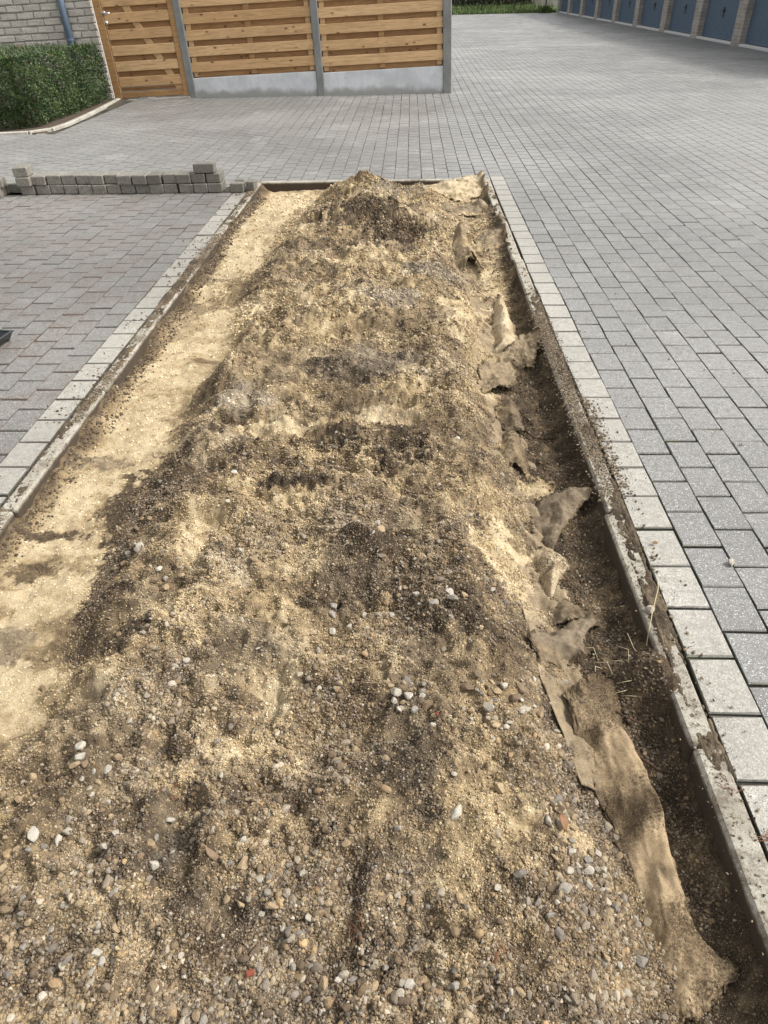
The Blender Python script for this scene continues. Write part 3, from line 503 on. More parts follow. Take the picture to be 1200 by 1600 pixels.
def scatter(name, X, Y, Z, s, cols, V0, F0, nproto=24, flat=(.55, .95), sink=.25, smooth=False, parent=None, seed=5):
    r = np.random.default_rng(seed); N = len(X); nv = len(V0)
    protos = np.stack([pebble_proto(V0, seed * 100 + i) for i in range(nproto)]); pid = r.integers(0, nproto, N)
    V = protos[pid] * s[:, None, None] * np.stack([r.uniform(.8, 1.35, N), r.uniform(.7, 1., N), r.uniform(*flat, N)], -1)[:, None, :]
    a = r.uniform(0, 2 * math.pi, N); ca, sa = np.cos(a)[:, None], np.sin(a)[:, None]; t = r.normal(0, .45, N); ct, st = np.cos(t)[:, None], np.sin(t)[:, None]
    x, y, z = V[..., 0], V[..., 1], V[..., 2]; y, z = y * ct - z * st, y * st + z * ct; x, y = x * ca - y * sa, x * sa + y * ca
    V = np.stack([x + X[:, None], y + Y[:, None], z + (Z + s * sink)[:, None]], -1).reshape(-1, 3)
    F = (F0[None] + (np.arange(N) * nv)[:, None, None]).reshape(-1, 3)
    return link(name, mesh(name, V, F, M['gravel'], smooth, col=np.repeat(cols, nv, 0)), parent, kind='stuff')
def gn_scatter(name, X, Y, Z, s, cols, matname, seed=1):
    """grains set on points by geometry nodes: eight broken shapes made inside the node tree"""
    N = len(X); r = np.random.default_rng(seed)
    me = bpy.data.meshes.new(name); me.vertices.add(N); me.vertices.foreach_set('co', np.stack([X, Y, Z], -1).astype(np.float32).ravel())
    me.attributes.new('col', 'FLOAT_COLOR', 'POINT').data.foreach_set('color', np.hstack([cols, np.ones((N, 1))]).astype(np.float32).ravel())
    me.attributes.new('rot', 'FLOAT_VECTOR', 'POINT').data.foreach_set('vector', np.stack([r.normal(0, .7, N), r.normal(0, .7, N), r.uniform(0, 6.28, N)], -1).astype(np.float32).ravel())
    me.attributes.new('sc', 'FLOAT_VECTOR', 'POINT').data.foreach_set('vector', (s[:, None] * np.stack([r.uniform(.8, 1.5, N), r.uniform(.7, 1.1, N), r.uniform(.5, 1., N)], -1)).astype(np.float32).ravel())
    o = link(name, me, kind='stuff'); g = bpy.data.node_groups.new(name, 'GeometryNodeTree')
    g.interface.new_socket('Geometry', in_out='INPUT', socket_type='NodeSocketGeometry'); g.interface.new_socket('Geometry', in_out='OUTPUT', socket_type='NodeSocketGeometry')
    nd = g.nodes; gi = nd.new('NodeGroupInput'); go = nd.new('NodeGroupOutput'); g2i = nd.new('GeometryNodeGeometryToInstance')
    for i in range(8):
        ic = nd.new('GeometryNodeMeshIcoSphere'); ic.inputs['Radius'].default_value = 1; ic.inputs['Subdivisions'].default_value = 1
        sp = nd.new('GeometryNodeSetPosition'); nz = nd.new('ShaderNodeTexNoise'); nz.noise_dimensions = '4D'; nz.inputs['Scale'].default_value = .9; nz.inputs['W'].default_value = 3.7 * i
        vm = nd.new('ShaderNodeVectorMath'); vm.operation = 'SUBTRACT'; vm.inputs[1].default_value = (.5, .5, .5)
        v2 = nd.new('ShaderNodeVectorMath'); v2.operation = 'SCALE'; v2.inputs['Scale'].default_value = 1.6
        g.links.new(nz.outputs['Color'], vm.inputs[0]); g.links.new(vm.outputs[0], v2.inputs[0]); g.links.new(v2.outputs[0], sp.inputs['Offset']); g.links.new(ic.outputs[0], sp.inputs[0])
        sm = nd.new('GeometryNodeSetMaterial'); sm.inputs['Material'].default_value = M[matname]; g.links.new(sp.outputs[0], sm.inputs[0]); g.links.new(sm.outputs[0], g2i.inputs[0])
    ip = nd.new('GeometryNodeInstanceOnPoints'); ip.inputs['Pick Instance'].default_value = True
    def at(nm, typ):
        a = nd.new('GeometryNodeInputNamedAttribute'); a.data_type = typ; a.inputs[0].default_value = nm; return a.outputs[0]
    rt = nd.new('FunctionNodeEulerToRotation'); g.links.new(at('rot', 'FLOAT_VECTOR'), rt.inputs[0])
    ri = nd.new('FunctionNodeRandomValue'); ri.data_type = 'INT'; ri.inputs[4].default_value = 0; ri.inputs[5].default_value = 7
    g.links.new(gi.outputs[0], ip.inputs['Points']); g.links.new(g2i.outputs[0], ip.inputs['Instance']); g.links.new(rt.outputs[0], ip.inputs['Rotation']); g.links.new(at('sc', 'FLOAT_VECTOR'), ip.inputs['Scale'])
    g.links.new(ri.outputs[2], ip.inputs['Instance Index']); g.links.new(ip.outputs[0], go.inputs[0])
    o.modifiers.new('grains', 'NODES').node_group = g; me.materials.append(M[matname]); return o
def sample(n, ya, yb, dens=None, seed=0):
    r = np.random.default_rng(seed); u = r.random(n)
    Y = 1 / (1 / (ya + 1.17) + u * (1 / (yb + 1.17) - 1 / (ya + 1.17))) - 1.17; X = r.uniform(-1.49, .71, n)     # density falls with distance, as the picture does
    qx, qy, _ = project(X, Y, np.full(n, -.05)); ok = (qx > -50) & (qx < 1250) & (qy < 1680); X, Y = X[ok], Y[ok]
    xl = np.interp(Y, XLp[:, 0], XLp[:, 1]); xr = np.interp(Y, XRp[:, 0], XRp[:, 1])
    hm = sst(-.06, .12, X - xl) * (1 - .75 * sst(-.02, .12, X - xr)); cl_ = sst(-.25, .35, n3.fbm(X, Y, 4.5, 4, .6))
    T, G = tone(X, Y); p = (.03 + .97 * hm) * (.15 + .85 * cl_) * (1 - .9 * sst(.62, .9, T))
    p = p * (.35 + .65 * sst(3.4, 1.5, Y)); ok = r.random(len(X)) < (p if dens is None else dens(p)); return X[ok], Y[ok], T[ok], G[ok]
def colsof(T, G, r, wgt):
    N = len(T); base = tone_col(np.clip(T + .03, 0, 1), G); pc = STONECOL[r.integers(0, len(STONECOL), N)] * r.uniform(.75, 1.15, (N, 1))
    f = np.clip(r.normal(wgt, .25, N), 0, 1)[:, None]; return np.clip(base * (1 - f) * r.uniform(.75, 1.35, (N, 1)) + pc * f, .02, .8)
X, Y, T, G2 = sample(520000, .42, 7.5, lambda p: np.clip(.06 + 1.9 * p, 0, 1), 11); r_ = np.random.default_rng(1)
s = np.maximum(.0017, .00085 * (Y + .9)) * r_.uniform(.6, 1.6, len(X)); cc = colsof(T, G2, r_, .12) * r_.uniform(.6, 1.5, (len(X), 1)); gn_scatter('soil_crumbs', X, Y, soil_h(X, Y) + s * .35, s, cc, 'crumb', 3)
X, Y, T, G2 = sample(150000, .42, 7.5, None, 12)
s = np.maximum(.0027, .00095 * (Y + 1.2)) * r_.uniform(.7, 1.7, len(X)); gn_scatter('fine_gravel', X, Y, soil_h(X, Y) + s * .3, s, colsof(T, G2, r_, .45), 'crumb', 4)
X, Y, T, G2 = sample(42000, .42, 7, lambda p: p ** 1.6, 13)
s = np.maximum(.0036, .0011 * (Y + 1.2)) * np.clip(np.exp(r_.normal(.15, .5, len(X))), .7, 3.4); scatter('gravel', X, Y, soil_h(X, Y), s, colsof(T, G2, r_, .6), IV2, IF2, sink=.18, smooth=False, seed=6)
# larger stones, each one its own object
SP = {k_: [mesh('stone', pebble_proto(IV3, 900 + 10 * j + i, 14), IF3, M[k_], False) for i in range(6)] for j, k_ in enumerate(('st_white', 'st_tan', 'st_grey', 'st_brown'))}
SL = {'st_white': ('pale chalky pebble lying loose on the dug soil', 'pale pebbles on the dug soil'), 'st_tan': ('yellowish tan pebble lying loose on the dug soil', 'tan pebbles on the dug soil'),
      'st_grey': ('grey pebble lying loose on the dug soil', 'grey pebbles on the dug soil'), 'st_brown': ('brown pebble lying loose on the dug soil', 'brown pebbles on the dug soil')}
placed = []
def stone(x, y, r, key, z=None, label=None, group=None, flat=None):
    zz = float(soil_h(x, y)) if z is None else z
    link('stone', random.choice(SP[key]), None, (x, y, zz + r * .3 + .003), (random.gauss(0, .4), random.gauss(0, .4), random.uniform(0, 6.28)), (r * random.uniform(.9, 1.45), r * random.uniform(.75, 1.), r * (flat or random.uniform(.5, .85))), label or SL[key][0], 'pebble', group if label else SL[key][1])
cnt = 0
PLACES = ['in the cluster around the curled brown leaf', 'in the pale pebble streak beside the long cloth strip', 'in the dense pebble cluster at the middle of the heap', 'right of the middle pebble cluster on the trench side', 'hard against the left edge of the long cloth strip', 'on the left foreground slope near the picture edge', 'above the footprint hollow in the left foreground', 'in the stony patch at the lower left corner', 'in the stony patch left of the red brick chip', 'along the bottom edge near the centre', 'left of the red brick chip near the bottom edge', 'right beside the footprint hollow', 'on the brown slope left of the dark clod pit', 'on the dark band beside the left sand strip', 'just in front of the dark clod pit', 'inside the long footprint hollow', 'on the sandy slope left of the long cloth strip', 'between the dark pit and the middle cluster', 'on the rim of the dark clod pit', 'on the slope below the middle cluster', 'in front of the pale pebble streak at lower right']
KN = {'st_white': 'pale chalky', 'st_tan': 'yellowish tan', 'st_grey': 'grey', 'st_brown': 'brown'}
keys = ['st_white', 'st_tan', 'st_grey', 'st_tan', 'st_brown', 'st_white']
for (a, b, c, d, n), plc in zip(CLUSTERS, PLACES):
    for _ in range(int(n * .62)):
        for t in range(20):
            x, y = random.gauss(a, c * .5), random.gauss(b, d * .5); rr = random.choice([.006, .007, .008, .009, .0105, .013]) * (1 + .2 * y)
            if -1.4 < x < .7 and all((x - p) ** 2 + (y - q) ** 2 > (rr + s_) ** 2 * .8 for p, q, s_ in placed): break
        else: continue
        placed.append((x, y, rr)); kk = random.choice(keys); stone(x, y, rr, kk, label=f'{KN[kk]} pebble {plc}', group=f'pebbles {plc}'); cnt += 1
while cnt < 292:
    y = .45 * (3.2 / .45) ** random.random(); x = random.uniform(-1.2, .45); rr = random.choice([.006, .0065, .0075, .009]) * (1 + .3 * y)
    if any((x - p) ** 2 + (y - q) ** 2 < (rr + s_) ** 2 for p, q, s_ in placed): continue
    if not (np.interp(y, XLp[:, 0], XLp[:, 1]) - .05 < x < np.interp(y, XRp[:, 0], XRp[:, 1])): continue
    qx, qy, _ = project(np.array(x), np.array(y), -.03)
    if not (0 < qx < 1200 and qy < 1600): continue
    kk = random.choice(keys); plc = ('lying singly on the ' + ('nearest' if y < .9 else 'near' if y < 1.6 else 'middle' if y < 2.4 else 'farther') + ' part of the heap, ' + ('left' if x < -.35 else 'right') + ' side')
    placed.append((x, y, rr)); stone(x, y, rr, kk, label=f'{KN[kk]} pebble {plc}', group=f'pebbles {plc}'); cnt += 1
# dirt spilled on the kerbs and paving edges
def spill(n, xc, xs_, ya, yb, z, sd_, smin=.0018, smax=.006, one=0):
    r = np.random.default_rng(sd_); X = xc + (np.abs(r.normal(0, xs_, n)) * one if one else r.normal(0, xs_, n)); Y = r.uniform(ya, yb, n)
    keep = r.random(n) < np.clip(.1 + 1.4 * sst(-.1, .5, n2.fbm(X * .5, Y, 3, 3)), 0, 1); X, Y = X[keep], Y[keep]
    s = r.uniform(0, 1, len(X)) ** 3 * (smax - smin) + smin; s = s * (1 + .15 * Y); T = r.uniform(.02, .5, len(X))
    return X, Y, np.full(len(X), z), s, colsof(T, T * 0 + .3, r, .2)
parts = [spill(16000, .755, .026, .4, 4.4, .004, 1, .0012, .004), spill(700, .755, .02, 4.4, 7.5, .004, 2), spill(1500, .80, .03, .9, 3.0, .002, 3, one=1), spill(9000, XLK + .045, .02, 1.9, 7.3, .004, 4, .0012, .004), spill(700, XLK - .0, .07, 1.9, 7.2, .002, 5, one=-1), spill(260, .9, .45, .6, 6, .002, 6, .0015, .004, one=1)]
q = [np.concatenate(z) for z in zip(*parts)]
scatter('spilled_dirt', *q, ICO, IF, sink=.15, seed=8)
def dirt_film(name, xa, xb, ya, yb, amp, thr, sd_):
    xs_ = np.linspace(xa, xb, 60); ys_ = np.linspace(ya, yb, int((yb - ya) / .006)); Y2, X2 = np.meshgrid(ys_, xs_, indexing='ij'); N_ = VN(sd_)
    u = (X2 - xa) / (xb - xa); win = np.minimum(1, np.minimum(u, 1 - u) * 4) * np.minimum(1, np.minimum(Y2 - ya, yb - Y2) * 6)
    Z2_ = 0 * X2
    Z2 = .002 + amp * (N_.fbm(X2 * 2.2, Y2, 4.5, 5, .65) * 1.0 + win - 1 - thr) + .006 * N_.fbm(X2, Y2, 60, 4, .8) * (Z2_ > -.3) + .006 * lumps(X2 + 5, Y2, 70)
    ny, nx = Y2.shape; I = np.arange(ny * nx).reshape(ny, nx); Fq = np.stack([I[:-1, :-1], I[:-1, 1:], I[1:, 1:], I[1:, :-1]], -1).reshape(-1, 4)
    zf = Z2.reshape(-1)[Fq].max(1); Fq = Fq[zf > -.004]
    link(name, mesh(name, np.stack([X2, Y2, Z2], -1).reshape(-1, 3), Fq, M['soil'], True, col=tone_col(np.clip(.22 + .4 * N_.fbm(X2, Y2, 12, 4, .6), 0, 1), X2 * 0 + .4).reshape(-1, 3)), kind='stuff')
dirt_film('dirt_smear', .722, .812, .9, 4.5, .020, .06, 31); dirt_film('dirt_smear', .738, .80, 4.3, 7.5, .02, .40, 33)
dirt_film('dirt_smear', -1.585, -1.49, 1.9, 7.5, .020, .12, 32)
def clods(n, xc, xs_, ya, yb, sd_):
    r = np.random.default_rng(sd_); X = np.clip(r.normal(xc, xs_, n), -1.48, .71); Y = r.uniform(ya, yb, n); s = (r.uniform(0, 1, n) ** 5 * .006 + .0011) * (1 + .15 * Y); T = r.uniform(.0, .16, n)
    return X, Y, soil_h(X, Y), s, colsof(T, T * 0, r, .05)
parts = [clods(9000, -1.465, .035, 1.9, 7.4, 1), clods(1800, .64, .06, .5, 4.5, 2), clods(2500, .62, .06, 1.15, 1.6, 3), clods(900, .6, .08, 4.5, 7, 4)]
q = [np.concatenate(z) for z in zip(*parts)]
scatter('dark_clods', *q, ICO, IF, sink=.2, seed=9)

# ------------------------------------------------ geotextile pieces
def cat(P, n):
    P = np.asarray(P, float); m = len(P); t = np.linspace(0, m - 1, n); i = np.minimum(t.astype(int), m - 2); u = (t - i).reshape(-1, *([1] * (P.ndim - 1)))
    Q = np.concatenate([[2 * P[0] - P[1]], P, [2 * P[-1] - P[-2]]]); a, b, c, d = Q[i], Q[i + 1], Q[i + 2], Q[i + 3]
    return .5 * (2 * b + (c - a) * u + (2 * a - 5 * b + 4 * c - d) * u ** 2 + (3 * b - a - 3 * c + d) * u ** 3)
for fi, (lab, tn, rows) in enumerate(FLAPS):
    P = np.array(rows); Gd = cat(P, 72); Gd = np.swapaxes(cat(np.swapaxes(Gd, 0, 1), 72), 0, 1)      # 72 x 72 x 3
    u = np.linspace(0, 1, 72); e = 1 - np.minimum(np.minimum(u[:, None], 1 - u[:, None]) * 9, 1) * np.minimum(np.minimum(u[None], 1 - u[None]) * 9, 1)
    cx, cy = Gd[..., 0].mean(), Gd[..., 1].mean(); dx = Gd[..., 0] - cx; dy = Gd[..., 1] - cy; sz = max(np.ptp(Gd[..., 0]), .05)
    am = e * .22 * min(sz, .13); q1 = n1.fbm(Gd[..., 0] + fi, Gd[..., 1], 30, 5, .8); q2 = n2.fbm(Gd[..., 0], Gd[..., 1] + fi, 30, 5, .8); Gd[..., 0] = Gd[..., 0] + am * q1; Gd[..., 1] = Gd[..., 1] + am * q2
    z = soil_h(Gd[..., 0], Gd[..., 1], False)
    amp = min(sz * .12, .02); z = z + Gd[..., 2] * 1.0 - .001 + amp * (1.2 * n2.fbm(Gd[..., 0] + 3 * fi, Gd[..., 1], 11, 3) + .9 * (1 - 2 * np.abs(n3.fbm(Gd[..., 0], Gd[..., 1] + fi, 8, 3)))) + .006 * (1 - 2.5 * np.abs(n4.fbm(Gd[..., 0], Gd[..., 1], 22, 3, .6)))
    Td, Gd_ = tone(Gd[..., 0], Gd[..., 1]); dust = e * .35 + .5 + .75 * n2.fbm(Gd[..., 0], Gd[..., 1], 7, 4, .6) - 4. * np.clip(Gd[..., 2] - .03, 0, .05)
    V = np.stack([Gd[..., 0], Gd[..., 1], z], -1).reshape(-1, 3); I = np.arange(72 * 72).reshape(72, 72)
    F = np.stack([I[:-1, :-1], I[1:, :-1], I[1:, 1:], I[:-1, 1:]], -1).reshape(-1, 4)
    o = link('geotextile_piece', mesh('geotextile_piece', V, F, M['fab_' + tn], True, dust=dust.reshape(-1), col=tone_col(Td, Gd_).reshape(-1, 3)), label=lab, cat='geotextile')
    md = o.modifiers.new('thick', 'SOLIDIFY'); md.thickness = .003; md.offset = -1
    n = {0: 900}.get(fi, 60)                              # sand lying on the cloth
# the same cloth running on half buried, crumpled, along the trench edge
yy = np.linspace(1.05, 6.9, 900); uu = np.linspace(0, 1, 60); Y2, U2 = np.meshgrid(yy, uu, indexing='ij')
xr = np.interp(Y2, XRp[:, 0], XRp[:, 1]) + .03; wid = .17 + .05 * n1.fbm(Y2, Y2 * 0, 2.2, 3); ragr = .03 * n2.fbm(U2 * .3, Y2, 14, 5, .75)
X2 = xr - .09 + U2 * wid + ragr * U2
z = soil_h(X2, Y2, False) + .030 * (.75 - 2. * np.abs(n3.fbm(X2 * 1.6 + .5 * Y2, Y2, 5.5, 4, .55))) * np.sin(np.pi * np.clip(U2 * 1.1, 0, 1)) ** .5 + .007 * n4.fbm(X2, Y2, 24, 3) + .006
tn_ = np.clip(.35 + 1.6 * n1.fbm(X2, Y2, 3.1, 4, .6), 0, 1)[..., None]; Td, Gd_ = tone(X2, Y2)
I = np.arange(Y2.size).reshape(Y2.shape); F = np.stack([I[:-1, :-1], I[:-1, 1:], I[1:, 1:], I[1:, :-1]], -1).reshape(-1, 4)
me = mesh('geotextile_piece', np.stack([X2, Y2, z], -1).reshape(-1, 3), F, M['fab_brown'], True, dust=(.25 + 1.3 * n2.fbm(X2, Y2, 5, 4, .6)).reshape(-1), col=(tn_ * np.array((.42, .34, .22)) + (1 - tn_) * tone_col(Td, Gd_)).reshape(-1, 3))
o = link('geotextile_piece', me, label='crumpled half-buried geotextile band running along the whole right trench edge', cat='geotextile')
md = o.modifiers.new('thick', 'SOLIDIFY'); md.thickness = .003; md.offset = -1
# ------------------------------------------------ lifted pavers in a low stack
def lifted(x, y, z, rz, label, ly=PL, lx=PW, rx=0.):
    m = MB(); m.box((0, 0, 0), (lx - .004, ly - .004, PH), 0, .005, .0015)
    m.build('loose_paver', M['stack'], None, loc=(x, y, z + PH / 2), rot=(rx, random.gauss(0, .012), rz), label=label, cat='paver', group='lifted pavers stacked along the bay edge')
ordn = ['first', 'second', 'third', 'fourth', 'fifth', 'sixth', 'seventh', 'eighth', 'ninth', 'tenth', 'eleventh', 'twelfth', 'thirteenth', 'fourteenth']
pitch = .1408
for i in range(14):
    x = -3.70 + i * pitch
    lifted(x + random.gauss(0, .003), 7.375 + random.gauss(0, .012) - .002 * i, .002, random.gauss(0, .02), f'grey lifted paver, {ordn[i]} from the left in the bottom course of the long low stack')
    xo = x - .012
    lifted(xo + random.gauss(0, .003), 7.37 + random.gauss(0, .02) - .002 * i, .086, random.gauss(0, .035), f'grey lifted paver, {ordn[i]} from the left in the upper course of the long low stack')
lifted(-3.72, 7.33, .170, .12, 'lone pale paver on top of the left end of the long low stack')
lifted(-1.96, 7.34, .170, math.pi / 2 + .02, 'lone paver lying sideways on top of the right end of the stack')
for i, (dx, t) in enumerate(((0, 'bottom'), (.02, 'middle'), (-.03, 'top'))):
    lifted(-4.02 + dx, 7.22 + .02 * i, .002 + .084 * i, math.pi / 2 + .1 * (i - .5) + .1, f'{t} paver of the three piled crosswise at the left picture edge')
lifted(-4.0, 7.42, .002, .1, 'paver lying flat behind the crosswise pile of three')
lifted(-3.86, 7.45, .002, -.1, 'paver squeezed between the crosswise pile and the long stack')
lifted(-1.66, 7.30, .002, .03, 'pale cut half paver standing first to the right of the stack', .11, .13)
lifted(-1.66, 7.44, .002, .03, 'small cut paver piece behind the pale half paver', .08, .09)
lifted(-1.535, 7.36, .006, -.1, 'cut half paver resting on the kerb corner right of the stack', .13, .085)

# ------------------------------------------------ small finds
def zs(x, y): return float(soil_h(x, y))
def strand(name, pts, rad, mat, lab, catn, n=5):
    m = MB(); m.tube(pts, rad, n); return m.build(name, M[mat], None, True, label=lab, cat=catn)
strand('straw', [(.700, 1.46, -.07), (.715, 1.51, -.02), (.735, 1.57, .03), (.76, 1.63, .075), (.765, 1.66, .08)], [.0016, .0016, .0014, .0012, .0008], 'straw', 'long dry straw stalk sticking up out of the trench against the kerb', 'straw')
strand('straw', [(.70, 1.47, -.07), (.672, 1.49, -.04), (.66, 1.53, -.02)], [.0014, .0012, .0008], 'straw', 'short dry straw stalk beside the long one in the trench', 'straw')
strand('root', [(.58, 1.20, zs(.58, 1.2) + .03), (.61, 1.15, -.09), (.65, 1.11, -.09), (.70, 1.10, -.10)], [.005, .004, .0035, .002], 'root', 'dark root crossing the trench beside the long geotextile strip', 'root')
strand('root', [(.56, 1.30, zs(.56, 1.3) + .02), (.6, 1.27, -.08), (.66, 1.24, -.085)], [.004, .003, .002], 'root', 'thin dark root sticking from the dark clods in the trench', 'root')
strand('root', [(.47, 3.02, zs(.47, 3.02) + .015), (.5, 2.9, zs(.5, 2.9) + .03), (.57, 2.82, zs(.57, 2.82) + .02), (.66, 2.84, zs(.66, 2.84) + .01)], .004, 'root', 'curved dark root lying on the bare trench floor', 'root')
for i in range(9):
    a = random.uniform(0, 6.28); x, y = .60 + random.gauss(0, .03), 1.40 + random.gauss(0, .05)
    link_pts = [(x, y, zs(x, y) + .004), (x + .03 * math.cos(a), y + .03 * math.sin(a), zs(x, y) + .03), (x + .06 * math.cos(a + .5), y + .06 * math.sin(a + .5), zs(x, y) + .02)]
    m = MB(); m.tube(link_pts, [.0012, .001, .0006], 4); m.build('rootlet', M['straw'], None, True, label='thin pale rootlet curling from the dark clods in the trench', cat='rootlet', group='rootlets in the clods')
def needles(x0, y0, z, n, lab, sp=.02, L=.05, dirn=None):
    m = MB()
    for i in range(n):
        x, y = x0 + random.gauss(0, sp), y0 + random.gauss(0, sp); a = (dirn if dirn is not None else random.uniform(0, 3.1)) + random.gauss(0, .25); l = L * random.uniform(.5, 1.1)
        zz = z if z is not None else zs(x, y) + .006
        m.tube([(x, y, zz), (x + l / 2 * math.cos(a), y + l / 2 * math.sin(a), zz + .004), (x + l * math.cos(a + .3), y + l * math.sin(a + .3), zz + .001)], .0011, 4)
    m.build('needle_tuft', M['rust'], None, label=lab, cat='dry needles')
needles(.80, .875, .004, 12, 'reddish dry needles lying across the right kerb near the front', .012, .07, .1)
needles(.77, .99, .004, 5, 'few reddish needles in the kerb joint further back', .012, .03)
needles(-.112, .645, None, 8, 'rusty red needle tuft on dark soil at the front centre', .012, .035, 1.6)
needles(.182, .60, None, 6, 'upright streak of rusty needles near the front edge', .008, .05, 1.5)
needles(-.56, .93, None, 6, 'few rusty needles beside the footprint hollow', .015, .035)
m = MB(); m.box((0, 0, 0), (.017, .012, .009), .4, .002, .002); m.build('brick_fragment', M['redbrick'], None, loc=(-.307, .565, zs(-.307, .565) + .008), rot=(.3, .2, 0), label='small red brick fragment in dark soil at the front', cat='brick fragment')
m = MB(); m.box((0, 0, 0), (.009, .007, .006), .9, .001, .002); m.build('brick_fragment', M['redbrick'], None, loc=(.07, 1.14, zs(.07, 1.14) + .012), rot=(.3, .2, 0), label='tiny orange brick chip among the pebble cluster in the middle', cat='brick fragment')
lv = []; lf = []
for i in range(7):
    t = i / 6; wd = .011 * math.sin(math.pi * min(t * 1.05 + .02, 1)); zc = .012 * math.sin(t * 2.6)
    for s_ in (-1, 0, 1): lv.append((t * .042 - .02, s_ * wd, zc + abs(s_) * .006))
for i in range(6):
    for j in range(2): a = i * 3 + j; lf.append((a, a + 1, a + 4, a + 3))
o = link('fallen_leaf', mesh('fallen_leaf', lv, lf, M['leaf'], True), loc=(.348, .896, zs(.348, .896) + .014), rot=(.3, -.2, 1.9), label='curled brown leaf lying among pale pebbles beside the cloth strip', cat='leaf')
o.modifiers.new('thick', 'SOLIDIFY').thickness = .001
stone(1.066, 1.826, .013, 'st_white', .004, 'small white pebble lying alone on the grey pavers', None)
stone(.845, 1.93, .012, 'st_tan', .004, 'small tan pebble lying on the pale edge pavers', None)
stone(.74, 1.60, .014, 'st_white', .006, 'white pebble on the kerb top beside the straw stalk', None)
stone(.452, 3.03 , .014, 'st_white', None, 'white pebble lying in the trench below the cloth folds', None)
# black tray corner at the left edge
tr = link('plastic_tray', None, None, (-2.40, 3.66, .004), (0, 0, -.12), label='black plastic tray corner lying on the parking bay at the left picture edge', cat='tray')
m = MB(); a, b, a2, b2, h = .15, .11, .13, .09, .045
lo = [(-a2, -b2, .004), (a2, -b2, .004), (a2, b2, .004), (-a2, b2, .004)]; hi = [(-a, -b, h), (a, -b, h), (a, b, h), (-a, b, h)]
m.v = lo + hi; m.f = [(0, 1, 2, 3)] + [(i, 4 + i, 4 + (i + 1) % 4, (i + 1) % 4) for i in range(4)]
o = m.build('tray_body', M['black'], tr); o.modifiers.new('thick', 'SOLIDIFY').thickness = .004
m = MB()
for c, d in (((0, -b, h), (2 * a + .02, .014, .006)), ((0, b, h), (2 * a + .02, .014, .006)), ((-a, 0, h + .001), (.014, 2 * b, .006)), ((a, 0, h + .001), (.014, 2 * b, .006))): m.box(c, d, 0, .002)
m.build('rim', M['black'], tr)

# ------------------------------------------------ timber fence and gate (level with gravity, the yard falls slightly)
TILT = -.033; YFN = 14.73
fence = link('timber_fence', None, None, (-.0, YFN, 0), (0, TILT, 0), label='horizontal board fence of two brown timber panels between grey concrete posts', cat='fence')
def part(name, boxes, mat, parent, loc=(0, 0, 0), ch=.004, label=None, rz=0.):
    m = MB()
    for c, d in boxes: m.box(c, d, 0, ch)
    return m.build(name, M[mat], parent, loc=loc, label=label)
posts = [(-3.93, .13), (-1.60, .13), (.655, .15)]
for x, wd in posts:
    ps = part('post', [((0, 0, .85), (wd, .13, 2.3))], 'post', fence, (x, 0, -.0), .012)
    part('post_cap', [((0, 0, 2.02), (wd + .02, .15, .04))], 'post', ps, (0, 0, 0), .01)
bays = [(-3.865, -1.665), (-1.535, .58)]
for bi, (xa, xb) in enumerate(bays):
    zt = .405; L = xb - xa; cx = (xa + xb) / 2; z0 = TILT * cx                 # boards level, base follows the ground
    zt = .41 + (-.014 * cx) - .02
    part('concrete_base_board', [((0, 0, 0), (L + .03, .05, .62))], 'plate', fence, (cx, -.01, zt - .31), .006)
    for k_ in range(8):
        zc = zt + .045 + .235 * k_
        part('slat', [((0, 0, 0), (L + .03, .018, .15))], 'wood_gap_shaded', fence, (cx, .045, zc + .008), .004)
        if k_ < 7: part('slat', [((0, 0, 0), (L + .03, .02, .148))], 'wood', fence, (cx + random.uniform(-.004, .004), -.022, zc + .118 + random.uniform(-.003, .003)), .006)
    for bx in (xa + .06, cx, xb - .06): part('batten', [((0, 0, 0), (.085 if bx != cx else .1, .03, 1.68))], 'wood_frame' if bx == cx else 'wood', fence, (bx, .012, zt + .86), .003)
gate = link('timber_gate', None, None, (-4.66, YFN, 0), (0, TILT, 0), label='brown timber garden gate with horizontal boards and a metal lever handle', cat='gate')
gz = .02 - TILT * -.0
part('gate_frame', [((-.635, -.01, 1.0), (.13, .09, 2.0)), ], 'wood_frame', gate, (0, 0, .0), .006)
part('gate_frame', [((.62, -.01, 1.0), (.1, .07, 1.96))], 'wood_frame', gate, (0, 0, 0), .006)
part('bottom_rail', [((0, -.01, .08), (1.14, .05, .09))], 'wood_frame', gate, (0, 0, 0), .006)
for k_ in range(8):
    zc = .215 + .235 * k_
    if k_ == 0: part('slat', [((0, 0, 0), (1.12, .018, .05))], 'wood_gap_shaded', gate, (0, .03, .165), .003)
    part('slat', [((0, 0, 0), (1.12, .02, .15))], 'wood', gate, (0, -.028, zc + .065), .006)
    part('slat', [((0, 0, 0), (1.12, .018, .14))], 'wood_gap_shaded', gate, (0, .03, zc + .185), .004)
m = MB(); m.box((0, 0, 0), (.11, .024, 2.1), 0, .004); m.build('brace', M['wood'], gate, loc=(.05, .0, .98), rot=(0, -.5, 0))
hd = MB().tube([(0, -.03, 0), (0, -.09, 0)], .013, 10).tube([(0, -.085, 0), (.05, -.09, 0), (.12, -.088, -.004)], .010, 8).build('lever_handle', M['steel'], gate, True, loc=(-.545, -.01, 1.30))
MB().tube([(0, -.03, 0), (0, -.042, 0)], .032, 14).build('rosette', M['steel'], hd, True, loc=(0, .004, 0))
lk = MB().tube([(0, -.03, 0), (0, -.043, 0)], .036, 14).build('lock_escutcheon', M['steel'], gate, True, loc=(-.545, -.006, 1.16))
MB().box((0, -.046, 0), (.008, .006, .026)).build('keyhole', M['dark'], lk)
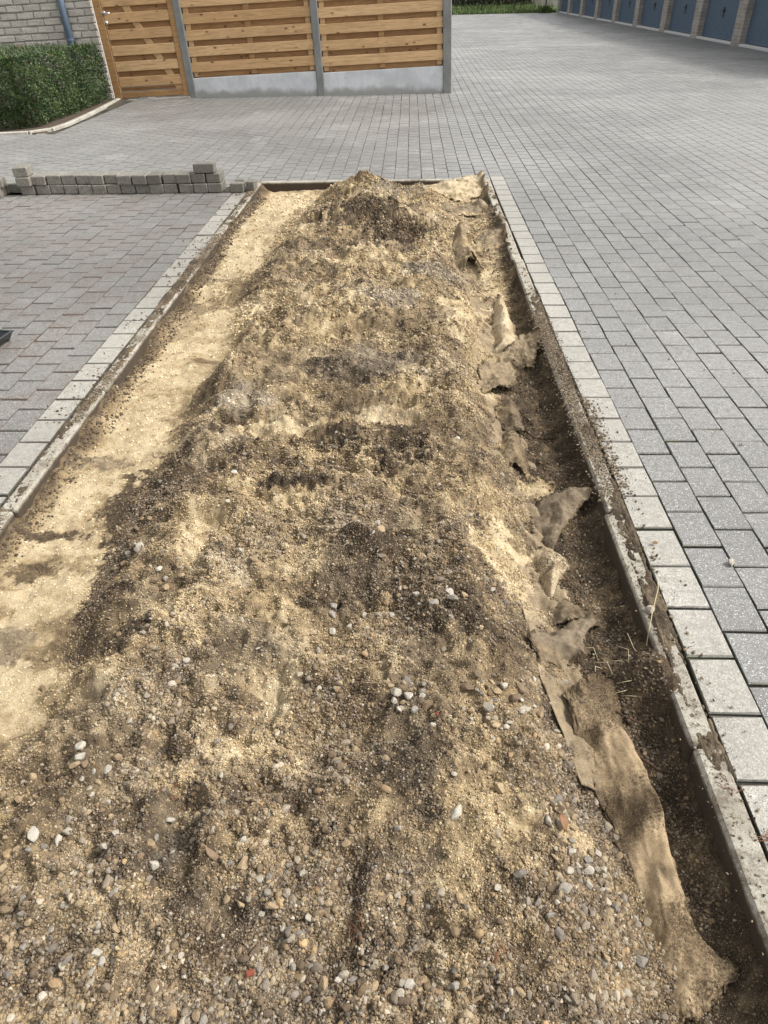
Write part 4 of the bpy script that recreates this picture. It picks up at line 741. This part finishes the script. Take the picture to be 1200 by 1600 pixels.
part('gate_step', [((0, 0, 0), (1.36, .16, .1))], 'edging', gate, (.0, -.02, -.045), .006)
# ------------------------------------------------ brick wall behind the hedge
wall = link('brick_wall', None, None, (-5.42, 14.82, 0), (0, TILT, 0), label='rough beige brick house wall behind the hedge beside the gate', cat='wall')
part('mortar_core', [((-2.2, .10, 1.25), (4.4, .24, 3.1))], 'mortar', wall, (0, 0, 0), 0)
BW, BH = .30, .105; protos = []
for i in range(8):
    m = MB(); m.box((0, 0, 0), (BW - .014, .1, BH - .013), 0, .012, .005); protos.append(m.me('brick', M['brick']))
half = MB(); half.box((0, 0, 0), (BW / 2 - .014, .1, BH - .013), 0, .01, .004); half = half.me('brick', M['brick'])
bl = []
for r in range(26):
    z = -.06 + r * BH; x = -(BW / 2) if r % 2 == 0 else -BW
    if r % 2: bl.append((-BW / 4, z, 1))
    while x > -4.3: bl.append((x, z, 0)); x -= BW
bl.sort(key=lambda q: (q[1] > 1.75 or q[1] < .0, -q[0])); jm = MB()
for i, (x, z, hf) in enumerate(bl):
    if i < 300: link('brick', half if hf else random.choice(protos), wall, (x + random.gauss(0, .002), random.gauss(0, .005), z), (0, random.gauss(0, .006), random.choice((0, math.pi))))
    else: jm.box((x, 0, z), (BW * (.5 if hf else 1) - .014, .1, BH - .013), 0, .012, .004)
o = jm.build('upper_bricks', M['brick'], wall); o['kind'] = 'stuff'
dp = link('drainpipe', None, None, (-5.90, 14.68, 0), (0, TILT, 0), label='blue-grey downpipe fixed to the beige brick wall', cat='drainpipe')
MB().tube([(0, 0, -.05), (0, 0, 2.7)], .062, 16).build('pipe', M['pipe'], dp, True)
for z in (.9, 2.2): MB().tube([(0, 0, z), (0, 0, z + .04)], .07, 16).box((0, .06, z + .02), (.05, .06, .035)).build('pipe_bracket', M['pipe'], dp)

# ------------------------------------------------ hedge with its bed edging
hedge = link('hedge', None, None, (0, 0, 0), label='clipped dense green hedge in front of the brick wall', cat='hedge')
HX0, HX1, HY0, HY1, HZ = -9.5, -5.33, 11.15, 14.45, .86
def hedge_pts(n, r):
    X = r.uniform(HX0, HX1, n); Y = r.uniform(HY0, HY1, n); Z = r.uniform(.02, HZ, n); f = r.random(n); d = np.abs(r.normal(0, .05, n))
    a = f < .42; b = (f >= .42) & (f < .72); c = f >= .72
    Y[a] = HY0 + d[a]; X[b] = HX1 - d[b]; Z[c] = HZ - d[c]
    rx = np.clip(X - (HX1 - .6), 0, None); ry = np.clip((HY0 + .6) - Y, 0, None)          # rounded corner
    rr = np.hypot(rx, ry); over = rr > .6; sc = np.where(over, .6 / np.maximum(rr, 1e-6), 1); X = np.where(over, HX1 - .6 + rx * sc, X); Y = np.where(over, HY0 + .6 - ry * sc, Y)
    bul = .07 * n1.fbm(X * 1.1 + Z, Y + Z * 1.3, 2.2, 3); inset = .07 * sst(.55, HZ, Z) + .05 * sst(.2, 0, Z)
    X = np.where(X > HX0 + .2, X + bul * (X > HX1 - .3) - inset * (X > HX1 - .4), X); Y = Y - bul * (Y < HY0 + .3) + inset * (Y < HY0 + .4); Z = Z + .6 * bul * (Z > HZ - .2)
    return X, Y, Z
r = np.random.default_rng(5); N = 85000; X, Y, Z = hedge_pts(N, r)
ctr = np.stack([X, Y, Z], -1); d = r.normal(size=(N, 3)); d[:, 2] = np.abs(d[:, 2]) * .8 + .1; d[:, 1] -= .5; d /= np.linalg.norm(d, axis=1)[:, None]
e = np.cross(d, r.normal(size=(N, 3))); e /= np.linalg.norm(e, axis=1)[:, None]; L = r.uniform(.016, .034, N)[:, None]
top = (Z > HZ - .06) & (r.random(N) < .06); d[top] = np.stack([r.normal(0, .25, top.sum()), r.normal(0, .25, top.sum()), np.ones(top.sum())], -1); L[top] *= 3.2
Wd = np.where(top[:, None], .005, L * .32)
V = np.stack([ctr, ctr + d * L * .5 + e * Wd, ctr + d * L, ctr + d * L * .5 - e * Wd], 1).reshape(-1, 3); F = np.arange(4 * N).reshape(-1, 4)
clump = sst(-.4, .4, n4.fbm(X * 2 + Z * 3, Y * 2 + Z * 2, 3, 4, .6)); g0 = np.array((.022, .046, .014)); g1 = np.array((.085, .135, .04)); f = np.clip(clump * .6 + r.uniform(-.2, .45, N), 0, 1)[:, None]
cc = g0 * (1 - f) + g1 * f; dry = r.random(N) < .04; cc[dry] = (.16, .11, .05)
link('foliage', mesh('foliage', V, F, M['green'], col=np.repeat(cc, 4, 0)), hedge, kind='stuff')
m = MB(); m.box(((HX0 + HX1) / 2 - .3, (HY0 + HY1) / 2 + .3, .32), (HX1 - HX0 - .9, HY1 - HY0 - .9, .62), 0, .2)  # added dark core box stands in for the shade inside the hedge
for i in range(26):
    x, y = random.uniform(-8.5, HX1 - .08), HY0 + .25 + random.random() * .1
    if i % 2: x, y = HX1 - .3 - random.random() * .1, random.uniform(HY0 + .5, HY1)
    m.tube([(x, y, -.02), (x + random.gauss(0, .04), y + random.gauss(0, .04), .3), (x + random.gauss(0, .08), y + random.gauss(0, .05), .7)], [.012, .008, .004], 5)
m.build('branches_and_shade_core', M['twig_shade_core'], hedge)
bed = link('bed_soil', MB().box((-7.5, 12.9, -.04), (4.7, 3.8, .09), 0, .01).me('bed_soil', M['earth']), kind='structure')
edg = link('bed_edging', None, kind='structure')
path = [(-9.5, 10.87), (-7.5, 10.87), (-5.8, 10.89), (-5.35, 11.0), (-5.13, 11.25), (-5.08, 11.7), (-5.12, 12.7), (-5.2, 13.8), (-5.27, 14.62)]
for (a, b), (c, d_) in zip(path, path[1:]):
    ln = math.hypot(c - a, d_ - b); m = MB(); m.box((0, 0, 0), (ln - .008, .07, .12), 0, .008, .001); m.build('edging_stone', M['edging'], edg, loc=((a + c) / 2, (b + d_) / 2, -.03), rot=(0, 0, math.atan2(d_ - b, c - a)))

# ------------------------------------------------ garage row
gar = link('garage_row', None, None, (9.2, 24, 0), label='long row of steel blue garage doors between beige brick pillars', cat='garage building')
ps = [16.6, 20.4, 24.15, 27.85, 31.5, 35.45, 39.3, 43.2, 47.1, 50.9, 54.5]
PWD = .62
for i, y in enumerate(ps):
    part('brick_pillar', [((0, 0, 0), (.3, PWD, 2.6))], 'pillar', gar, (.15, y + .3 - 24, 1.15), .004)
    if i == len(ps) - 1: break
    ya, yb = y + .3 + PWD / 2 - 24, ps[i + 1] + .3 - PWD / 2 - 24; Lg = yb - ya; cy = (ya + yb) / 2
    m = MB(); m.box((0, 0, 0), (.03, Lg, 2.12), 0, 0); nr = int(Lg / .1)
    for k_ in range(nr): m.box((-.018, -Lg / 2 + (k_ + .5) * Lg / nr, 0), (.012, Lg / nr * .5, 2.06), 0, .003)
    dr = m.build('garage_door', M['door'], gar, loc=(.19, cy, 1.13))
    MB().tube([(-.03, 0, 0), (-.07, 0, 0)], .02, 8).box((-.075, 0, 0), (.022, .24, .045), 0, .004).box((-.032, 0, -.05), (.016, .09, .26), 0, .003).build('door_handle', M['dark'], dr, loc=(0, 0, -.36))
    part('door_sill', [((0, 0, 0), (.17, Lg - .01, .07))], 'sill', gar, (.09, cy, .02), .01)
part('lintel', [((0, 0, 0), (.3, 39.5, .42))], 'pillar', gar, (.16, 12, 2.56 - .0 + .12), .004)
part('roof', [((0, 0, 0), (5.2, 39.8, .22))], 'roof', gar, (2.45, 12, 3.0), .01)
part('side_wall', [((0, 0, 0), (4.9, .25, 2.85))], 'pillar', gar, (2.8, 31.1, 1.4), .004)
part('back_wall', [((0, 0, 0), (.25, 39, 2.85))], 'pillar', gar, (5.0, 12, 1.4), .004)

# ------------------------------------------------ far end: grass, wire fence, bushes, wall
N = 26000; r = np.random.default_rng(9); X = r.uniform(-6, 9.1, N); Y = 54.5 + r.random(N) ** 1.5 * 14; hgt = r.uniform(.06, .3, N) * (1 + .8 * sst(0, .5, n1.fbm(X, Y, 1., 3))); a = r.uniform(0, 6.28, N)
B0 = np.stack([X, Y, np.full(N, -.06)], -1); dx = np.stack([np.cos(a), np.sin(a), np.zeros(N)], -1) * .03
V = np.stack([B0 - dx, B0 + dx, B0 + np.stack([r.normal(0, .08, N), r.normal(0, .08, N), hgt], -1)], 1).reshape(-1, 3)
g = np.array((.06, .10, .025)) * r.uniform(.6, 1.8, (N, 1)) + np.array((.03, .02, .0)) * r.random((N, 1))
link('tall_grass', mesh('tall_grass', V, np.arange(3 * N).reshape(-1, 3), M['green'], col=np.repeat(g, 3, 0)), kind='stuff')
N = 30000; X = r.uniform(-6, 9.6, N); Y = r.normal(68.6, .5, N); Z = r.random(N) ** .8 * (1.3 + .5 * n2.fbm(X, X * 0, .6, 3)); c3 = np.stack([X, Y, Z], -1); d = r.normal(size=(N, 3)); e = r.normal(size=(N, 3))
d /= np.linalg.norm(d, axis=1)[:, None] / .09; e /= np.linalg.norm(e, axis=1)[:, None] / .05
g = np.where(r.random((N, 1)) < .45, np.array((.09, .065, .04)), np.array((.035, .06, .02))) * r.uniform(.6, 1.6, (N, 1))
link('undergrowth', mesh('undergrowth', np.stack([c3 - d, c3 + e, c3 + d, c3 - e], 1).reshape(-1, 3), np.arange(4 * N).reshape(-1, 4), M['green'], col=np.repeat(g, 4, 0)), kind='stuff')
link('garden_wall', MB().box((1.5, 70.4, .9), (22, .3, 2.2), 0, .01).me('garden_wall', M['edging']), label='long pale concrete wall behind the overgrown strip at the far end', cat='wall')
wf = link('wire_fence', None, None, (2, 56.2, 0), label='thin dark wire mesh fence along the grass at the far end', cat='fence')
for i in range(7): part('fence_post', [((0, 0, .8), (.06, .06, 1.8))], 'fencewire', wf, (-5.6 + i * 2.05 - .05, 0, 0), 0)
m = MB()
for k_ in range(9): m.box((.6, 0, .1 + .18 * k_), (12.6, .008, .008))
for k_ in range(126): m.box((-5.6 + .1 * k_, .006, .8), (.006, .006, 1.5))
m.build('wire_mesh', M['fencewire'], wf)
# low plants on the far edge, moss in joints at the right
def tuft(x, y, n, s, lab):
    V = []; cl = []
    for i in range(n):
        a = random.uniform(0, 6.28); l = s * random.uniform(.5, 1.2); bx, by = x + random.gauss(0, s * .3), y + random.gauss(0, s * .3); wv = .08 * s
        V += [(bx - wv, by, -.005), (bx + wv, by, -.005), (bx + l * .5 * math.cos(a), by + l * .5 * math.sin(a), l * .8)]; c = random.uniform(.7, 1.5); cl += [(.06 * c, .09 * c, .02 * c)] * 3
    link('weed_tuft', mesh('weed_tuft', V, np.arange(len(V)).reshape(-1, 3), M['green'], col=cl), label=lab, cat='weed')
tuft(8.3, 54.0, 120, .5, 'pale green weeds spilling onto the paving beside the last garage')
tuft(1.37, 2.58, 22, .016, 'tiny green weed in a paver joint on the right')
